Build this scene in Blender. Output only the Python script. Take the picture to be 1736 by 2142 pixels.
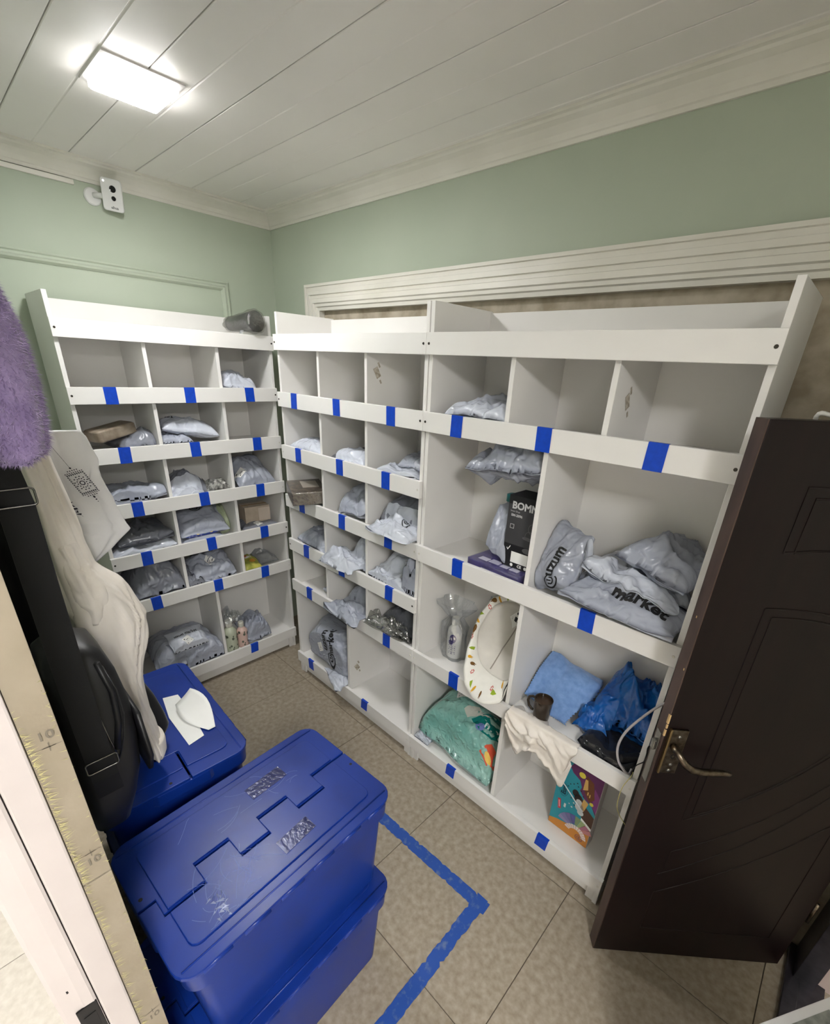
import bpy, bmesh, math, random
import numpy as np
from mathutils import Vector, Matrix
PI = math.pi
for o in list(bpy.data.objects):
    bpy.data.objects.remove(o)
S = bpy.context.scene
COL = S.collection

# ------------------------------------------------------------------ camera
cam = bpy.data.cameras.new('camera'); camo = bpy.data.objects.new('camera', cam); COL.objects.link(camo)
RT = [[0.72498, 0.687094, 0.04801], [0.315172, -0.268957, -0.910126], [-0.61243, 0.674954, -0.411541]]
CP = [2.38181, -1.22514, 1.79515]
camo.matrix_world = Matrix(((RT[0][0], -RT[1][0], -RT[2][0], CP[0]), (RT[0][1], -RT[1][1], -RT[2][1], CP[1]),
                            (RT[0][2], -RT[1][2], -RT[2][2], CP[2]), (0, 0, 0, 1)))
cam.sensor_fit = 'HORIZONTAL'; cam.sensor_width = 36.0
cam.lens = 944.15 / 1736 * 36.0
cam.shift_x = (868 - 886.275) / 1736; cam.shift_y = (1194.245 - 1071) / 1736
cam.clip_start = 0.02
S.camera = camo
# ------------------------------------------------------------------ world and exposure
w = bpy.data.worlds.new('world'); S.world = w; w.use_nodes = True
w.node_tree.nodes['Background'].inputs[0].default_value = (0.5, 0.52, 0.55, 1)
w.node_tree.nodes['Background'].inputs[1].default_value = 0.25
S.view_settings.view_transform = 'Standard'; S.view_settings.look = 'None'
S.view_settings.exposure = 0.26; S.view_settings.gamma = 1.0; S.view_settings.use_curve_mapping = False
LAMP_STRENGTH = 126.0        # diffuser of the storeroom ceiling panel
LOBBY_STRENGTH = 64.0       # diffusers of unseen panels, guessed behind the photographer to light the shelving
LAMP_COL = (1.0, 0.99, 0.985, 1)

# ------------------------------------------------------------------ materials
def lin(c):
    return tuple(((v / 255) / 12.92 if v / 255 <= 0.04045 else ((v / 255 + 0.055) / 1.055) ** 2.4) for v in c) + (1.0,)
MATS = {}
def mat(name, col, rough=0.5, metal=0.0, spec=0.5, col2=None, nscale=6.0, ndetail=4.0, bump=0.0, bscale=60.0, bdist=0.002,
        trans=0.0, alpha=1.0, emit=0.0, ridged=0.0, rscale=14.0, sheen=0.0, coat=0.0, lo=0.35, hi=0.65, stretch=None, rvar=0.0, ior=1.45):
    if name in MATS: return MATS[name]
    m = bpy.data.materials.new(name); m.use_nodes = True
    nt = m.node_tree; N = nt.nodes; L = nt.links; b = N['Principled BSDF']
    b.inputs['Base Color'].default_value = lin(col)
    b.inputs['Roughness'].default_value = rough; b.inputs['Metallic'].default_value = metal
    b.inputs['Specular IOR Level'].default_value = spec; b.inputs['IOR'].default_value = ior
    b.inputs['Transmission Weight'].default_value = trans; b.inputs['Alpha'].default_value = alpha
    b.inputs['Sheen Weight'].default_value = sheen; b.inputs['Coat Weight'].default_value = coat
    tc = N.new('ShaderNodeTexCoord'); vec = tc.outputs['Object']
    if stretch:
        mp = N.new('ShaderNodeMapping'); mp.inputs['Scale'].default_value = stretch
        L.new(vec, mp.inputs['Vector']); vec = mp.outputs['Vector']
    nz = N.new('ShaderNodeTexNoise'); nz.inputs['Scale'].default_value = nscale; nz.inputs['Detail'].default_value = ndetail
    L.new(vec, nz.inputs['Vector'])
    rp = N.new('ShaderNodeValToRGB'); rp.color_ramp.elements[0].position = lo; rp.color_ramp.elements[1].position = hi
    c2 = col2 if col2 else tuple(max(0, v * 0.965) for v in col)
    rp.color_ramp.elements[0].color = lin(c2); rp.color_ramp.elements[1].color = lin(col)
    L.new(nz.outputs['Fac'], rp.inputs['Fac']); L.new(rp.outputs['Color'], b.inputs['Base Color'])
    if rvar:
        mr = N.new('ShaderNodeMapRange'); mr.inputs['To Min'].default_value = rough - rvar; mr.inputs['To Max'].default_value = rough + rvar
        L.new(nz.outputs['Fac'], mr.inputs['Value']); L.new(mr.outputs['Result'], b.inputs['Roughness'])
    if bump:
        nb = N.new('ShaderNodeTexNoise'); nb.inputs['Scale'].default_value = bscale; nb.inputs['Detail'].default_value = 6
        L.new(vec, nb.inputs['Vector'])
        bp = N.new('ShaderNodeBump'); bp.inputs['Strength'].default_value = bump; bp.inputs['Distance'].default_value = bdist
        L.new(nb.outputs['Fac'], bp.inputs['Height']); L.new(bp.outputs['Normal'], b.inputs['Normal'])
    if ridged:
        nr = N.new('ShaderNodeTexNoise'); nr.noise_type = 'RIDGED_MULTIFRACTAL'; nr.inputs['Scale'].default_value = rscale; nr.inputs['Detail'].default_value = 3
        nr.inputs['Distortion'].default_value = 0.6; L.new(vec, nr.inputs['Vector'])
        b2 = N.new('ShaderNodeBump'); b2.inputs['Strength'].default_value = ridged; b2.inputs['Distance'].default_value = 0.011
        L.new(nr.outputs[0], b2.inputs['Height'])
        if bump: L.new(bp.outputs['Normal'], b2.inputs['Normal'])
        L.new(b2.outputs['Normal'], b.inputs['Normal'])
    if emit:
        b.inputs['Emission Color'].default_value = LAMP_COL; b.inputs['Emission Strength'].default_value = emit
    MATS[name] = m
    return m
def film(name, tint, gloss=0.3, rough=0.12, haze=0.0, bump=0.6, bscale=40.0):
    """thin clear plastic: see-through with glossy crinkles and a little milky haze"""
    m = bpy.data.materials.new(name); m.use_nodes = True; nt = m.node_tree; N = nt.nodes; L = nt.links
    N.clear(); out = N.new('ShaderNodeOutputMaterial')
    tr = N.new('ShaderNodeBsdfTransparent'); tr.inputs[0].default_value = lin(tint)
    gl = N.new('ShaderNodeBsdfGlossy'); gl.inputs['Roughness'].default_value = rough
    df = N.new('ShaderNodeBsdfDiffuse'); df.inputs[0].default_value = lin(tint)
    tc = N.new('ShaderNodeTexCoord'); nb = N.new('ShaderNodeTexNoise'); nb.inputs['Scale'].default_value = bscale; nb.inputs['Detail'].default_value = 3
    L.new(tc.outputs['Object'], nb.inputs['Vector'])
    bp = N.new('ShaderNodeBump'); bp.inputs['Strength'].default_value = bump; bp.inputs['Distance'].default_value = 0.004
    L.new(nb.outputs['Fac'], bp.inputs['Height']); L.new(bp.outputs['Normal'], gl.inputs['Normal'])
    m1 = N.new('ShaderNodeMixShader'); m1.inputs[0].default_value = haze
    L.new(tr.outputs[0], m1.inputs[1]); L.new(df.outputs[0], m1.inputs[2])
    m2 = N.new('ShaderNodeMixShader'); m2.inputs[0].default_value = gloss
    L.new(m1.outputs[0], m2.inputs[1]); L.new(gl.outputs[0], m2.inputs[2]); L.new(m2.outputs[0], out.inputs['Surface'])
    MATS[name] = m
    return m

white = mat('white_laminate', (234, 232, 229), 0.38, col2=(229, 227, 223), nscale=3, bump=0.05, bscale=500, bdist=0.0004)
blue_tape = mat('blue_tape', (6, 70, 196), 0.42, col2=(5, 62, 180), nscale=60, bump=0.15, bscale=200, bdist=0.0006)
blue_tape_dark = mat('blue_tape_print', (6, 32, 110), 0.5)
steel = mat('steel', (150, 148, 142), 0.35, 1.0)
dark_screw = mat('dark_screw', (70, 66, 60), 0.4, 0.8)
green = mat('sage_green_paint', (179, 188, 171), 0.62, col2=(173, 183, 165), nscale=2.0, bump=0.12, bscale=90, bdist=0.001)
white_paint = mat('white_gloss_paint', (226, 223, 214), 0.42, col2=(216, 213, 202), nscale=4, bump=0.1, bscale=50, bdist=0.001)
pvc = mat('white_pvc_panel', (236, 233, 228), 0.45, col2=(231, 227, 222), nscale=1.2, bump=0.04, bscale=200, bdist=0.0005)
plaster = mat('beige_mottled_plaster', (196, 186, 168), 0.8, col2=(160, 148, 128), nscale=14, ndetail=8, bump=0.5, bscale=30, bdist=0.004)
tile_m = mat('beige_stone_tile', (168, 157, 141), 0.42, col2=(138, 126, 109), nscale=48, ndetail=10, lo=0.3, hi=0.72, bump=0.2, bscale=70, bdist=0.001, rvar=0.06)
tile_l = mat('overlit_stone_tile', (216, 207, 200), 0.42, col2=(198, 188, 180), nscale=48, ndetail=10, lo=0.3, hi=0.72, bump=0.2, bscale=70, bdist=0.001)  # lobby tile, its colour lightened to look strongly lit
grout = mat('grout', (96, 86, 74), 0.9)
blue_pp = mat('blue_polypropylene', (15, 50, 138), 0.34, col2=(13, 43, 122), nscale=7, ndetail=6, bump=0.12, bscale=160, bdist=0.0008, rvar=0.09)
print_black = mat('black_print', (18, 18, 20), 0.6)
paper = mat('white_paper', (238, 238, 234), 0.7)

# ------------------------------------------------------------------ mesh helpers
class MB:
    def __init__(s): s.v = []; s.f = []
    def add(s, v, f):
        n = len(s.v); s.v += [tuple(map(float, p)) for p in v]; s.f += [tuple(i + n for i in q) for q in f]; return s
    def box(s, x0, x1, y0, y1, z0, z1):
        v = [(x0, y0, z0), (x1, y0, z0), (x1, y1, z0), (x0, y1, z0), (x0, y0, z1), (x1, y0, z1), (x1, y1, z1), (x0, y1, z1)]
        return s.add(v, [(0, 3, 2, 1), (4, 5, 6, 7), (0, 1, 5, 4), (1, 2, 6, 5), (2, 3, 7, 6), (3, 0, 4, 7)])
    def prism(s, pts, z0, z1):
        n = len(pts)
        v = [(x, y, z0) for x, y in pts] + [(x, y, z1) for x, y in pts]
        return s.add(v, [tuple(range(n - 1, -1, -1)), tuple(range(n, 2 * n))] + [(i, (i + 1) % n, n + (i + 1) % n, n + i) for i in range(n)])
    def loft(s, rings, cap0=True, cap1=True):
        n = len(rings[0]); v = [p for r in rings for p in r]; f = []
        for k in range(len(rings) - 1):
            for i in range(n):
                j = (i + 1) % n; f.append((k * n + i, k * n + j, (k + 1) * n + j, (k + 1) * n + i))
        if cap0: f.append(tuple(range(n - 1, -1, -1)))
        if cap1: f.append(tuple(range((len(rings) - 1) * n, len(rings) * n)))
        return s.add(v, f)
    def tube(s, pts, r, n=8, closed=False):
        P = [Vector(p) for p in pts]; rings = []
        rr = r if isinstance(r, (list, tuple)) else [r] * len(P)
        up = Vector((0, 0, 1))
        for i, q in enumerate(P):
            t = (P[min(i + 1, len(P) - 1)] - P[max(i - 1, 0)]).normalized()
            a = t.cross(up)
            if a.length < 1e-3: a = t.cross(Vector((1, 0, 0)))
            a.normalize(); b = a.cross(t).normalized(); up = b
            rings.append([tuple(q + (a * math.cos(2 * PI * k / n) + b * math.sin(2 * PI * k / n)) * rr[i]) for k in range(n)])
        return s.loft(rings)
def rrect(w, h, r, n=5, cx=0, cy=0):
    out = []
    for sx, sy, a0 in ((1, 1, 0), (-1, 1, PI / 2), (-1, -1, PI), (1, -1, 1.5 * PI)):
        for k in range(n + 1):
            a = a0 + PI / 2 * k / n
            out.append((cx + sx * (w / 2 - r) + r * math.cos(a), cy + sy * (h / 2 - r) + r * math.sin(a)))
    return out
def tag(o, label=None, cat=None, group=None, kind=None):
    if label: o['label'] = label
    if cat: o['category'] = cat
    if group: o['group'] = group
    if kind: o['kind'] = kind
    return o
def empty(name, loc=(0, 0, 0), rz=0.0, label=None, cat=None, group=None, kind=None):
    o = bpy.data.objects.new(name, None); COL.objects.link(o); o.location = loc; o.rotation_euler = (0, 0, rz)
    o.empty_display_size = 0.05
    return tag(o, label, cat, group, kind)
def obj(name, mb, m, parent=None, loc=(0, 0, 0), rz=0.0, bevel=0.0, smooth=False, label=None, cat=None, group=None, kind=None, fixn=True, seg=2):
    me = bpy.data.meshes.new(name)
    if isinstance(mb, MB): me.from_pydata(mb.v, [], mb.f)
    else: me.from_pydata([tuple(map(float, p)) for p in mb[0]], [], [tuple(map(int, q)) for q in mb[1]])
    if bevel or fixn:
        bm = bmesh.new(); bm.from_mesh(me)
        if fixn: bmesh.ops.recalc_face_normals(bm, faces=bm.faces)
        if bevel:
            ed = [e for e in bm.edges if len(e.link_faces) == 2 and e.calc_face_angle(0) > 0.5]
            bmesh.ops.bevel(bm, geom=ed, offset=bevel, segments=seg, affect='EDGES', profile=0.6)
        bm.to_mesh(me); bm.free()
    if smooth:
        me.polygons.foreach_set('use_smooth', [True] * len(me.polygons))
    if m: me.materials.append(m)
    o = bpy.data.objects.new(name, me); COL.objects.link(o)
    o.location = loc; o.rotation_euler = (0, 0, rz)
    if parent: o.parent = parent
    return tag(o, label, cat, group, kind)
def copy_tree(o, parent=None):
    c = o.copy(); COL.objects.link(c); c.parent = parent
    for ch in list(o.children): copy_tree(ch, c)
    return c
def dup(o, parent):            # one more alike piece sharing its mesh
    c = o.copy(); COL.objects.link(c); c.parent = parent; return c
def sharp_smooth(o, ang=0.6):
    me = o.data
    me.polygons.foreach_set('use_smooth', [True] * len(me.polygons))
    bm = bmesh.new(); bm.from_mesh(me)
    for e in bm.edges:
        if len(e.link_faces) == 2 and e.calc_face_angle(0) > ang: e.smooth = False
    bm.to_mesh(me); bm.free()
    return o

_txt = {}
def text2d(body, size, bold=0.0, maxedge=None):
    """lettering as flat triangles: (N,2) points centred on the origin, and faces"""
    key = (body, size, bold, maxedge)
    if key in _txt: return _txt[key]
    cu = bpy.data.curves.new('t', 'FONT'); cu.body = body; cu.size = size; cu.offset = bold; cu.resolution_u = 3
    cu.align_x = 'CENTER'; cu.align_y = 'CENTER'
    ob = bpy.data.objects.new('t', cu); COL.objects.link(ob)
    bpy.context.view_layer.update()
    me = bpy.data.meshes.new_from_object(ob.evaluated_get(bpy.context.evaluated_depsgraph_get()))
    bm = bmesh.new(); bm.from_mesh(me); bmesh.ops.triangulate(bm, faces=bm.faces)
    if maxedge:
        for _ in range(4):
            ed = [e for e in bm.edges if e.calc_length() > maxedge]
            if not ed: break
            bmesh.ops.subdivide_edges(bm, edges=ed, cuts=1); bmesh.ops.triangulate(bm, faces=bm.faces)
    bm.verts.index_update()
    v = np.array([(p.co.x, p.co.y) for p in bm.verts]); f = [tuple(q.index for q in t.verts) for t in bm.faces]
    bm.free(); bpy.data.objects.remove(ob); bpy.data.curves.remove(cu); bpy.data.meshes.remove(me)
    _txt[key] = (v, f)
    return v, f
def flat(mapf, v2, f, m, name, parent, **k):
    """a flat print: 2-D points laid onto a surface by mapf"""
    return obj(name, (np.array([mapf(a, b) for a, b in v2]), f), m, parent, fixn=False, **k)
def disc2(cx, cy, rx, ry=None, n=20, a0=0.0):
    ry = ry or rx
    return [(cx + rx * math.cos(2 * PI * i / n + a0), cy + ry * math.sin(2 * PI * i / n + a0)) for i in range(n)]
def poly2(*polys):
    v = []; f = []
    for p in polys: f.append(tuple(range(len(v), len(v) + len(p)))); v += list(p)
    return v, f
def ring2(cx, cy, r0, r1, a0=0.0, a1=2 * PI, n=28):
    v = []; f = []
    for i in range(n + 1):
        a = a0 + (a1 - a0) * i / n
        v += [(cx + r0 * math.cos(a), cy + r0 * math.sin(a)), (cx + r1 * math.cos(a), cy + r1 * math.sin(a))]
    for i in range(n): f.append((2 * i, 2 * i + 1, 2 * i + 3, 2 * i + 2))
    return v, f
def join2(*vf):
    v = []; f = []
    for a, b in vf:
        n = len(v); v += [tuple(p) for p in a]; f += [tuple(i + n for i in q) for q in b]
    return v, f

# ------------------------------------------------------------------ the room
XA, YB, YD, YD2, XE, ZC = -0.36, 0.385, -1.21, -1.33, 2.90, 2.51
X0 = 1.75                                  # end of the partition beside the photographer
YL, XL = -3.3, 3.9                         # far ends of the room behind
fl = obj('floor', MB().box(XA - 0.1, XL, YL, YB + 0.6, -0.06, -0.003), grout, label='beige stone-look floor tiles with thin dark joints', cat='floor', kind='structure')
xs = [2.115 + 0.59 * k for k in range(-5, 4)]; ys = [-0.02 + 0.59 * k for k in range(-6, 3)]
rnd = random.Random(3)
for i in range(len(xs) - 1):
    for j in range(len(ys) - 1):
        x0, x1, y0, y1 = max(xs[i], XA - .1), min(xs[i + 1], XL), max(ys[j], YL), min(ys[j + 1], YB + .6)
        if x1 - x0 < .02 or y1 - y0 < .02: continue
        if y0 > YB + .1 and x1 < XE: continue
        g = 0.0013
        t = obj('tile', MB().box(x0 + g - (x0 + x1) / 2, x1 - g - (x0 + x1) / 2, y0 + g - (y0 + y1) / 2, y1 - g - (y0 + y1) / 2, -0.008, 0), tile_m if (y0 + y1) / 2 > YD2 else tile_l, fl,
                loc=((x0 + x1) / 2, (y0 + y1) / 2, 0), bevel=0.0008, seg=1)
# ceiling of PVC planks running along X, each with a groove down its middle
ce = obj('ceiling', MB().box(XA - .1, XL, YL, YB + .1, ZC + .012, ZC + .08), white_paint, label='white ceiling of long plastic planks with fine grooves', cat='ceiling', kind='structure')
wpl = 0.238; y = YB + 0.02
edges = [-0.272 * 1 - 0.02 + wpl * k for k in range(-13, 4)]
for j in range(len(edges) - 1):
    y0, y1 = max(edges[j], YL), min(edges[j + 1], YB)
    if y1 - y0 < .02: continue
    c = (y0 + y1) / 2; h = (y1 - y0) / 2; gg = 0.0016; gm = 0.004
    mid = edges[j] + wpl * 0.5 - c
    prof = [(-h + gg, .011), (-h + gg, .0015), (-h + gg + .0015, 0)]
    if -h + .03 < mid < h - .03: prof += [(mid - gm, 0), (mid - gm * .3, .0018), (mid + gm * .3, .0018), (mid + gm, 0)]
    prof += [(h - gg - .0015, 0), (h - gg, .0015), (h - gg, .011)]
    m_ = MB(); m_.loft([[(x, a, b) for a, b in prof] for x in (XA, XL)])
    obj('ceiling_plank', m_, pvc, ce, loc=(0, c, ZC))
def wall(name, x0, x1, y0, y1, z0, z1, m, label):
    return obj(name, MB().box(x0, x1, y0, y1, z0, z1), m, label=label, cat='wall', kind='structure')
wall('wall_left', XA - .1, XA, YL, YB + .1, 0, ZC, green, 'sage green wall with the security camera high up')
wb = empty('wall_back', (0, YB, 0), label='sage green wall behind the long shelving with a framed plaster infill', cat='wall', kind='structure')
obj('green_field', MB().box(XA, XE + .1, 0, .12, 2.08, ZC).box(XA, 0.05, 0, .12, 0, 2.08), green, wb)
obj('plaster_infill', MB().box(0.05, XE + .1, .022, .12, 0, 2.08), plaster, wb)
# partition beside the photographer and header over the doorway
wall('wall_front', XA, X0 - .05, YD2, YD, 0, ZC, green, 'partition wall carrying the hung-up clothes')
# end wall with the dark door's opening, its unseen end cut short to pass light
we = wall('wall_right', XE, XE + .12, -0.95, -0.40, 0, ZC, green, 'wall beside the opening of the dark door, cut short out of view to pass light')
wall('wall_right_header', XE, XE + .12, -.40, YB, 1.86, ZC, green, 'wall over the opening of the dark door')
wall('wall_lobby_far', XA - .1, XL + .1, YL - .1, YL, 0, ZC, white_paint, 'far wall of the room behind the photographer')
wall('wall_lobby_side', XL, XL + .1, YL, YB + .6, 0, ZC, white_paint, 'outer wall of the room behind the photographer')
wall('wall_passage', XE + .1, XL, YB + .3, YB + .4, 0, ZC, white_paint, 'wall of the passage beyond the dark door')
# cornice
def cornice(name, pts, label):
    m_ = MB()
    for k in range(len(pts)): pass
    m_.loft(pts)
    return obj(name, m_, white_paint, label=label, cat='cornice', kind='structure')
cp = [(0, 0), (.008, 0), (.012, .010), (.016, .013), (.022, .028), (.036, .046), (.052, .054), (.056, .060), (.066, .062), (.066, .07), (0, .07)]
zb = ZC - .07
cornice('trim_1', [[(x, YB - a, zb + b) for a, b in cp] for x in (XA + .0, XE)], 'white cornice along the ceiling above the door casing')
cornice('trim_2', [[(XA + a * 1.15, yy, zb + b) for a, b in cp] for yy in (YB, YD)], 'white cornice along the ceiling above the camera')
# stepped white casing of the bricked-up opening on the back wall
tr = empty('trim_3', (0.0, YB, 2.1), label='wide stepped white casing on the green wall above the shelving', cat='casing', kind='structure')
cs = [(0, 0), (0, .020), (.012, .022), (.014, .015), (.030, .016), (.032, .024), (.050, .026), (.052, .018), (.066, .019), (.069, .028), (.088, .030), (.092, .022), (.104, .022), (.108, .014), (.122, .012), (.122, -.02), (.0, -.0)]
cz = 2.160 - 2.1
m_ = MB(); m_.loft([[(-0.03 + (a if k == 0 else 0) if k == 0 else XE, -b, cz - a) for a, b in cs] for k in (0, 1)])
obj('head_moulding', m_, white_paint, tr)
m_ = MB(); m_.loft([[(-0.03 + a, -b, (cz - a) if k == 0 else -2.1) for a, b in cs] for k in (0, 1)])
obj('side_moulding', m_, white_paint, tr)
# green picture-frame mouldings on the left wall
def frame_mould(name, y0, y1, z0, z1, wd, label):
    root = empty(name, (XA, (y0 + y1) / 2, z0), label=label, cat='moulding', kind='structure')
    pr = [(0, 0), (0, .010), (wd * .18, .014), (wd * .3, .008), (wd * .5, .009), (wd * .62, .017), (wd * .8, .015), (wd, .004), (wd, 0)]
    cy = (y0 + y1) / 2
    def seg(a, b, na, nb, nm):
        m2 = MB(); m2.loft([[(h, q[0] + n[0] * t - cy, q[1] + n[1] * t - z0) for t, h in pr] for q, n in ((a, na), (b, nb))])
        obj(nm, m2, green, root)
    seg((y0, z1), (y1, z1), (1, -1), (-1, -1), 'moulding_top'); seg((y1, z1), (y1, z0), (-1, -1), (-1, 1), 'moulding_side')
    seg((y1, z0), (y0, z0), (-1, 1), (1, 1), 'moulding_bottom'); seg((y0, z0), (y0, z1), (1, 1), (1, -1), 'moulding_side')
frame_mould('trim_4', -1.15, 0.105, 0.45, 2.157, .042, 'green rectangular picture-frame moulding on the wall under the camera')
# ------------------------------------------------------------------ ceiling lamps
lamp_m = mat('lit_diffuser', (255, 255, 255), 0.5, emit=LAMP_STRENGTH)
lamp2_m = mat('lobby_fill_diffuser', (255, 255, 255), 0.5, emit=LOBBY_STRENGTH)  # for the unseen panels added behind the photographer
glow_m = mat('lit_housing_side', (240, 238, 236), 0.5, emit=LAMP_STRENGTH * 0.03)
lamp_fr = mat('lamp_frame_white', (236, 232, 230), 0.5)
def lamp(loc, m, label, s=0.185):
    r = empty('ceiling_lamp', loc, label=label, cat='ceiling lamp', group='square ceiling panels')
    a = s / 2
    q = MB()
    q.loft([[(x * (a + .014), y * (a + .014), z) for x, y in ((-1, -1), (1, -1), (1, 1), (-1, 1))] for z in (0, -.004)])
    obj('frame', q, lamp_fr, r)
    q = MB(); q.loft([[(x, y, z) for x, y in rrect(2 * b, 2 * b, .006, 2)] for b, z in ((a, -.004), (a, -.021), (a - .003, -.022))])
    obj('housing', q, glow_m, r)
    q = MB(); q.loft([[(x, y, z) for x, y in rrect(2 * b, 2 * b, .006, 2)] for b, z in ((a - .004, -.022), (a - .004, -.025))])
    obj('diffuser', q, m, r)
    return r
lamp((0.520, -0.540, ZC), lamp_m, 'lit square ceiling panel in the storeroom')
lamp((3.45, -1.70, ZC), lamp2_m, 'guessed square ceiling panel out of view, placed to light the shelving and clothes', 0.56)  # unseen panel, position chosen for the light it throws on shelving and clothes
lamp((0.75, -2.30, ZC), lamp2_m, 'second unseen square ceiling panel, added to brighten the floor behind the partition', 0.40)  # panel added out of view to brighten the lobby floor
# ------------------------------------------------------------------ shelving
T = 0.016
ZT = [1.900, 1.652, 1.401, 1.147, 0.897, 0.646, 0.149]     # tops of the front rails
RH = 0.067                                                # rail height
def zfloor(i): return ZT[i] - RH + 0.034                  # upper face of the board behind rail i
def zfloor7(): return ZT[6] - 0.020
TOPZ = 1.992; DEP = 0.335
def unit(name, rz, s0, s1, rails, rows, tapes, label, org):
    """s runs left to right along the front, d into the unit; rails: indices into ZT; rows: divider positions per row"""
    r = empty(name, org, rz, label=label, cat='shelving', group='white pigeonhole shelving units')
    sc = (s0 + s1) / 2
    def B(nm, a, b, c, d, e, f, bev=0.0007, par=None, m=white): return obj(nm, MB().box(a - sc, b - sc, c, d, e, f), m, par or r, bevel=bev, seg=1)
    B('side_panel', s0 + .002, s0 + T + .002, T, DEP, 0, TOPZ); B('side_panel', s1 - T - .002, s1 - .002, T, DEP, 0, TOPZ)
    B('back_panel', s0 + T + .002, s1 - T - .002, DEP - .016, DEP - .002, .05, TOPZ - .006)
    a, b = s0 + T + .002, s1 - T - .002
    zf = []
    for i in rails:
        z = zfloor(i) if i != 6 else zfloor7()
        zf.append(z); B('shelf_board', a, b, T, DEP - .016, z - T, z)
    for k, divs in enumerate(rows):
        zlo, zhi = zf[k + 1], zf[k] - T
        for s in divs: B('divider', s - T / 2, s + T / 2, T + .002, DEP - .016, zlo, zhi)
    for i in rails:
        rl = obj('rail', MB().box(s0 - sc, s1 - sc, 0, T, -RH, 0), white, r, loc=(0, 0, ZT[i]), bevel=0.0009, seg=1)
        for sx in (s0 + .012, s1 - .012):
            q = MB(); q.loft([[(sx - sc + rr * math.cos(t * PI / 4), yy, -RH / 2 + rr * math.sin(t * PI / 4)) for t in range(8)] for rr, yy in ((.0045, 0), (.0038, -.0016))])
            obj('screw', q, dark_screw if i in (0, 1, 4) else white_paint, rl)
        for s, zoff, ang in tapes.get(i, []):
            q = MB(); wd = .024
            # strip of tape over the rail: down its face and folded over its top edge
            e = .0006; top = [(0, -e, -RH + .0 + zoff), (0, -e, e), (0, .012, e)]
            pts = [( -e, -RH + zoff), (-e, e), (.010, e), (.010, e + .0006), (-e - .0007, e + .0006), (-e - .0007, -RH + zoff)]
            sh = math.tan(ang) * .03
            q.loft([[(s - sc + sg * wd + sh * (zz / RH), yy, zz) for yy, zz in pts] for sg in (-1, 1)])
            obj('tape_tag', q, blue_tape, rl)
    # plinth with feet
    B('plinth', s0 + .03, s1 - .03, .030, .046, .012, ZT[6] - RH)
    for sx in (s0 + .033, s1 - .033): B('foot', sx - .014, sx + .014, .020, .0295, 0, ZT[6] - RH)
    return r
tj = lambda *s: [(x, rnd.uniform(-.002, .002), rnd.uniform(-.08, .08)) for x in s]
def lowt(*s): return [(x, rnd.uniform(.004, .012), rnd.uniform(-.2, .2)) for x in s]
A0, A1 = -0.791, 0.143
dA = [-.474, -.153]
uA = unit('shelving_unit', PI / 2, A0, A1, [0, 1, 2, 3, 4, 5, 6], [dA] * 5 + [[-.328]],
     {1: tj(-.641, -.315, -.017), 2: tj(-.636, -.329, -.002), 3: tj(-.633, -.323, -.010), 4: tj(-.639, -.322, -.012), 5: tj(-.641, -.319, -.033), 6: lowt(-.62, -.156)},
     'white pigeonhole shelving unit under the security camera', (0, (A0 + A1) / 2, 0))
B0, B1, C1 = 0.246, 1.227, 2.2095
uB = unit('shelving_unit', 0, B0, B1 - .001, [0, 1, 2, 3, 4, 5, 6], [[.570, .892]] * 5 + [[.736]],
     {1: tj(.393, .719, 1.059), 2: tj(.399, .730, 1.035), 3: tj(.403, .737, 1.058), 4: tj(.418, .722, 1.067), 5: tj(.42, .727, 1.056), 6: lowt(.388, .891)},
     'white pigeonhole shelving unit of small cells between two other units', ((B0 + B1) / 2, 0, 0))
uC = unit('shelving_unit', 0, B1 + .001, C1, [0, 1, 3, 5, 6], [[1.5665, 1.877], [1.718], [1.717], [1.714]],
     {1: tj(1.385, 1.711, 2.025), 3: tj(1.437, 1.947), 5: tj(1.467), 6: lowt(1.5, 1.97)},
     'white pigeonhole shelving unit with the largest cells, beside the dark door', ((B1 + C1) / 2, 0, 0))

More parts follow.
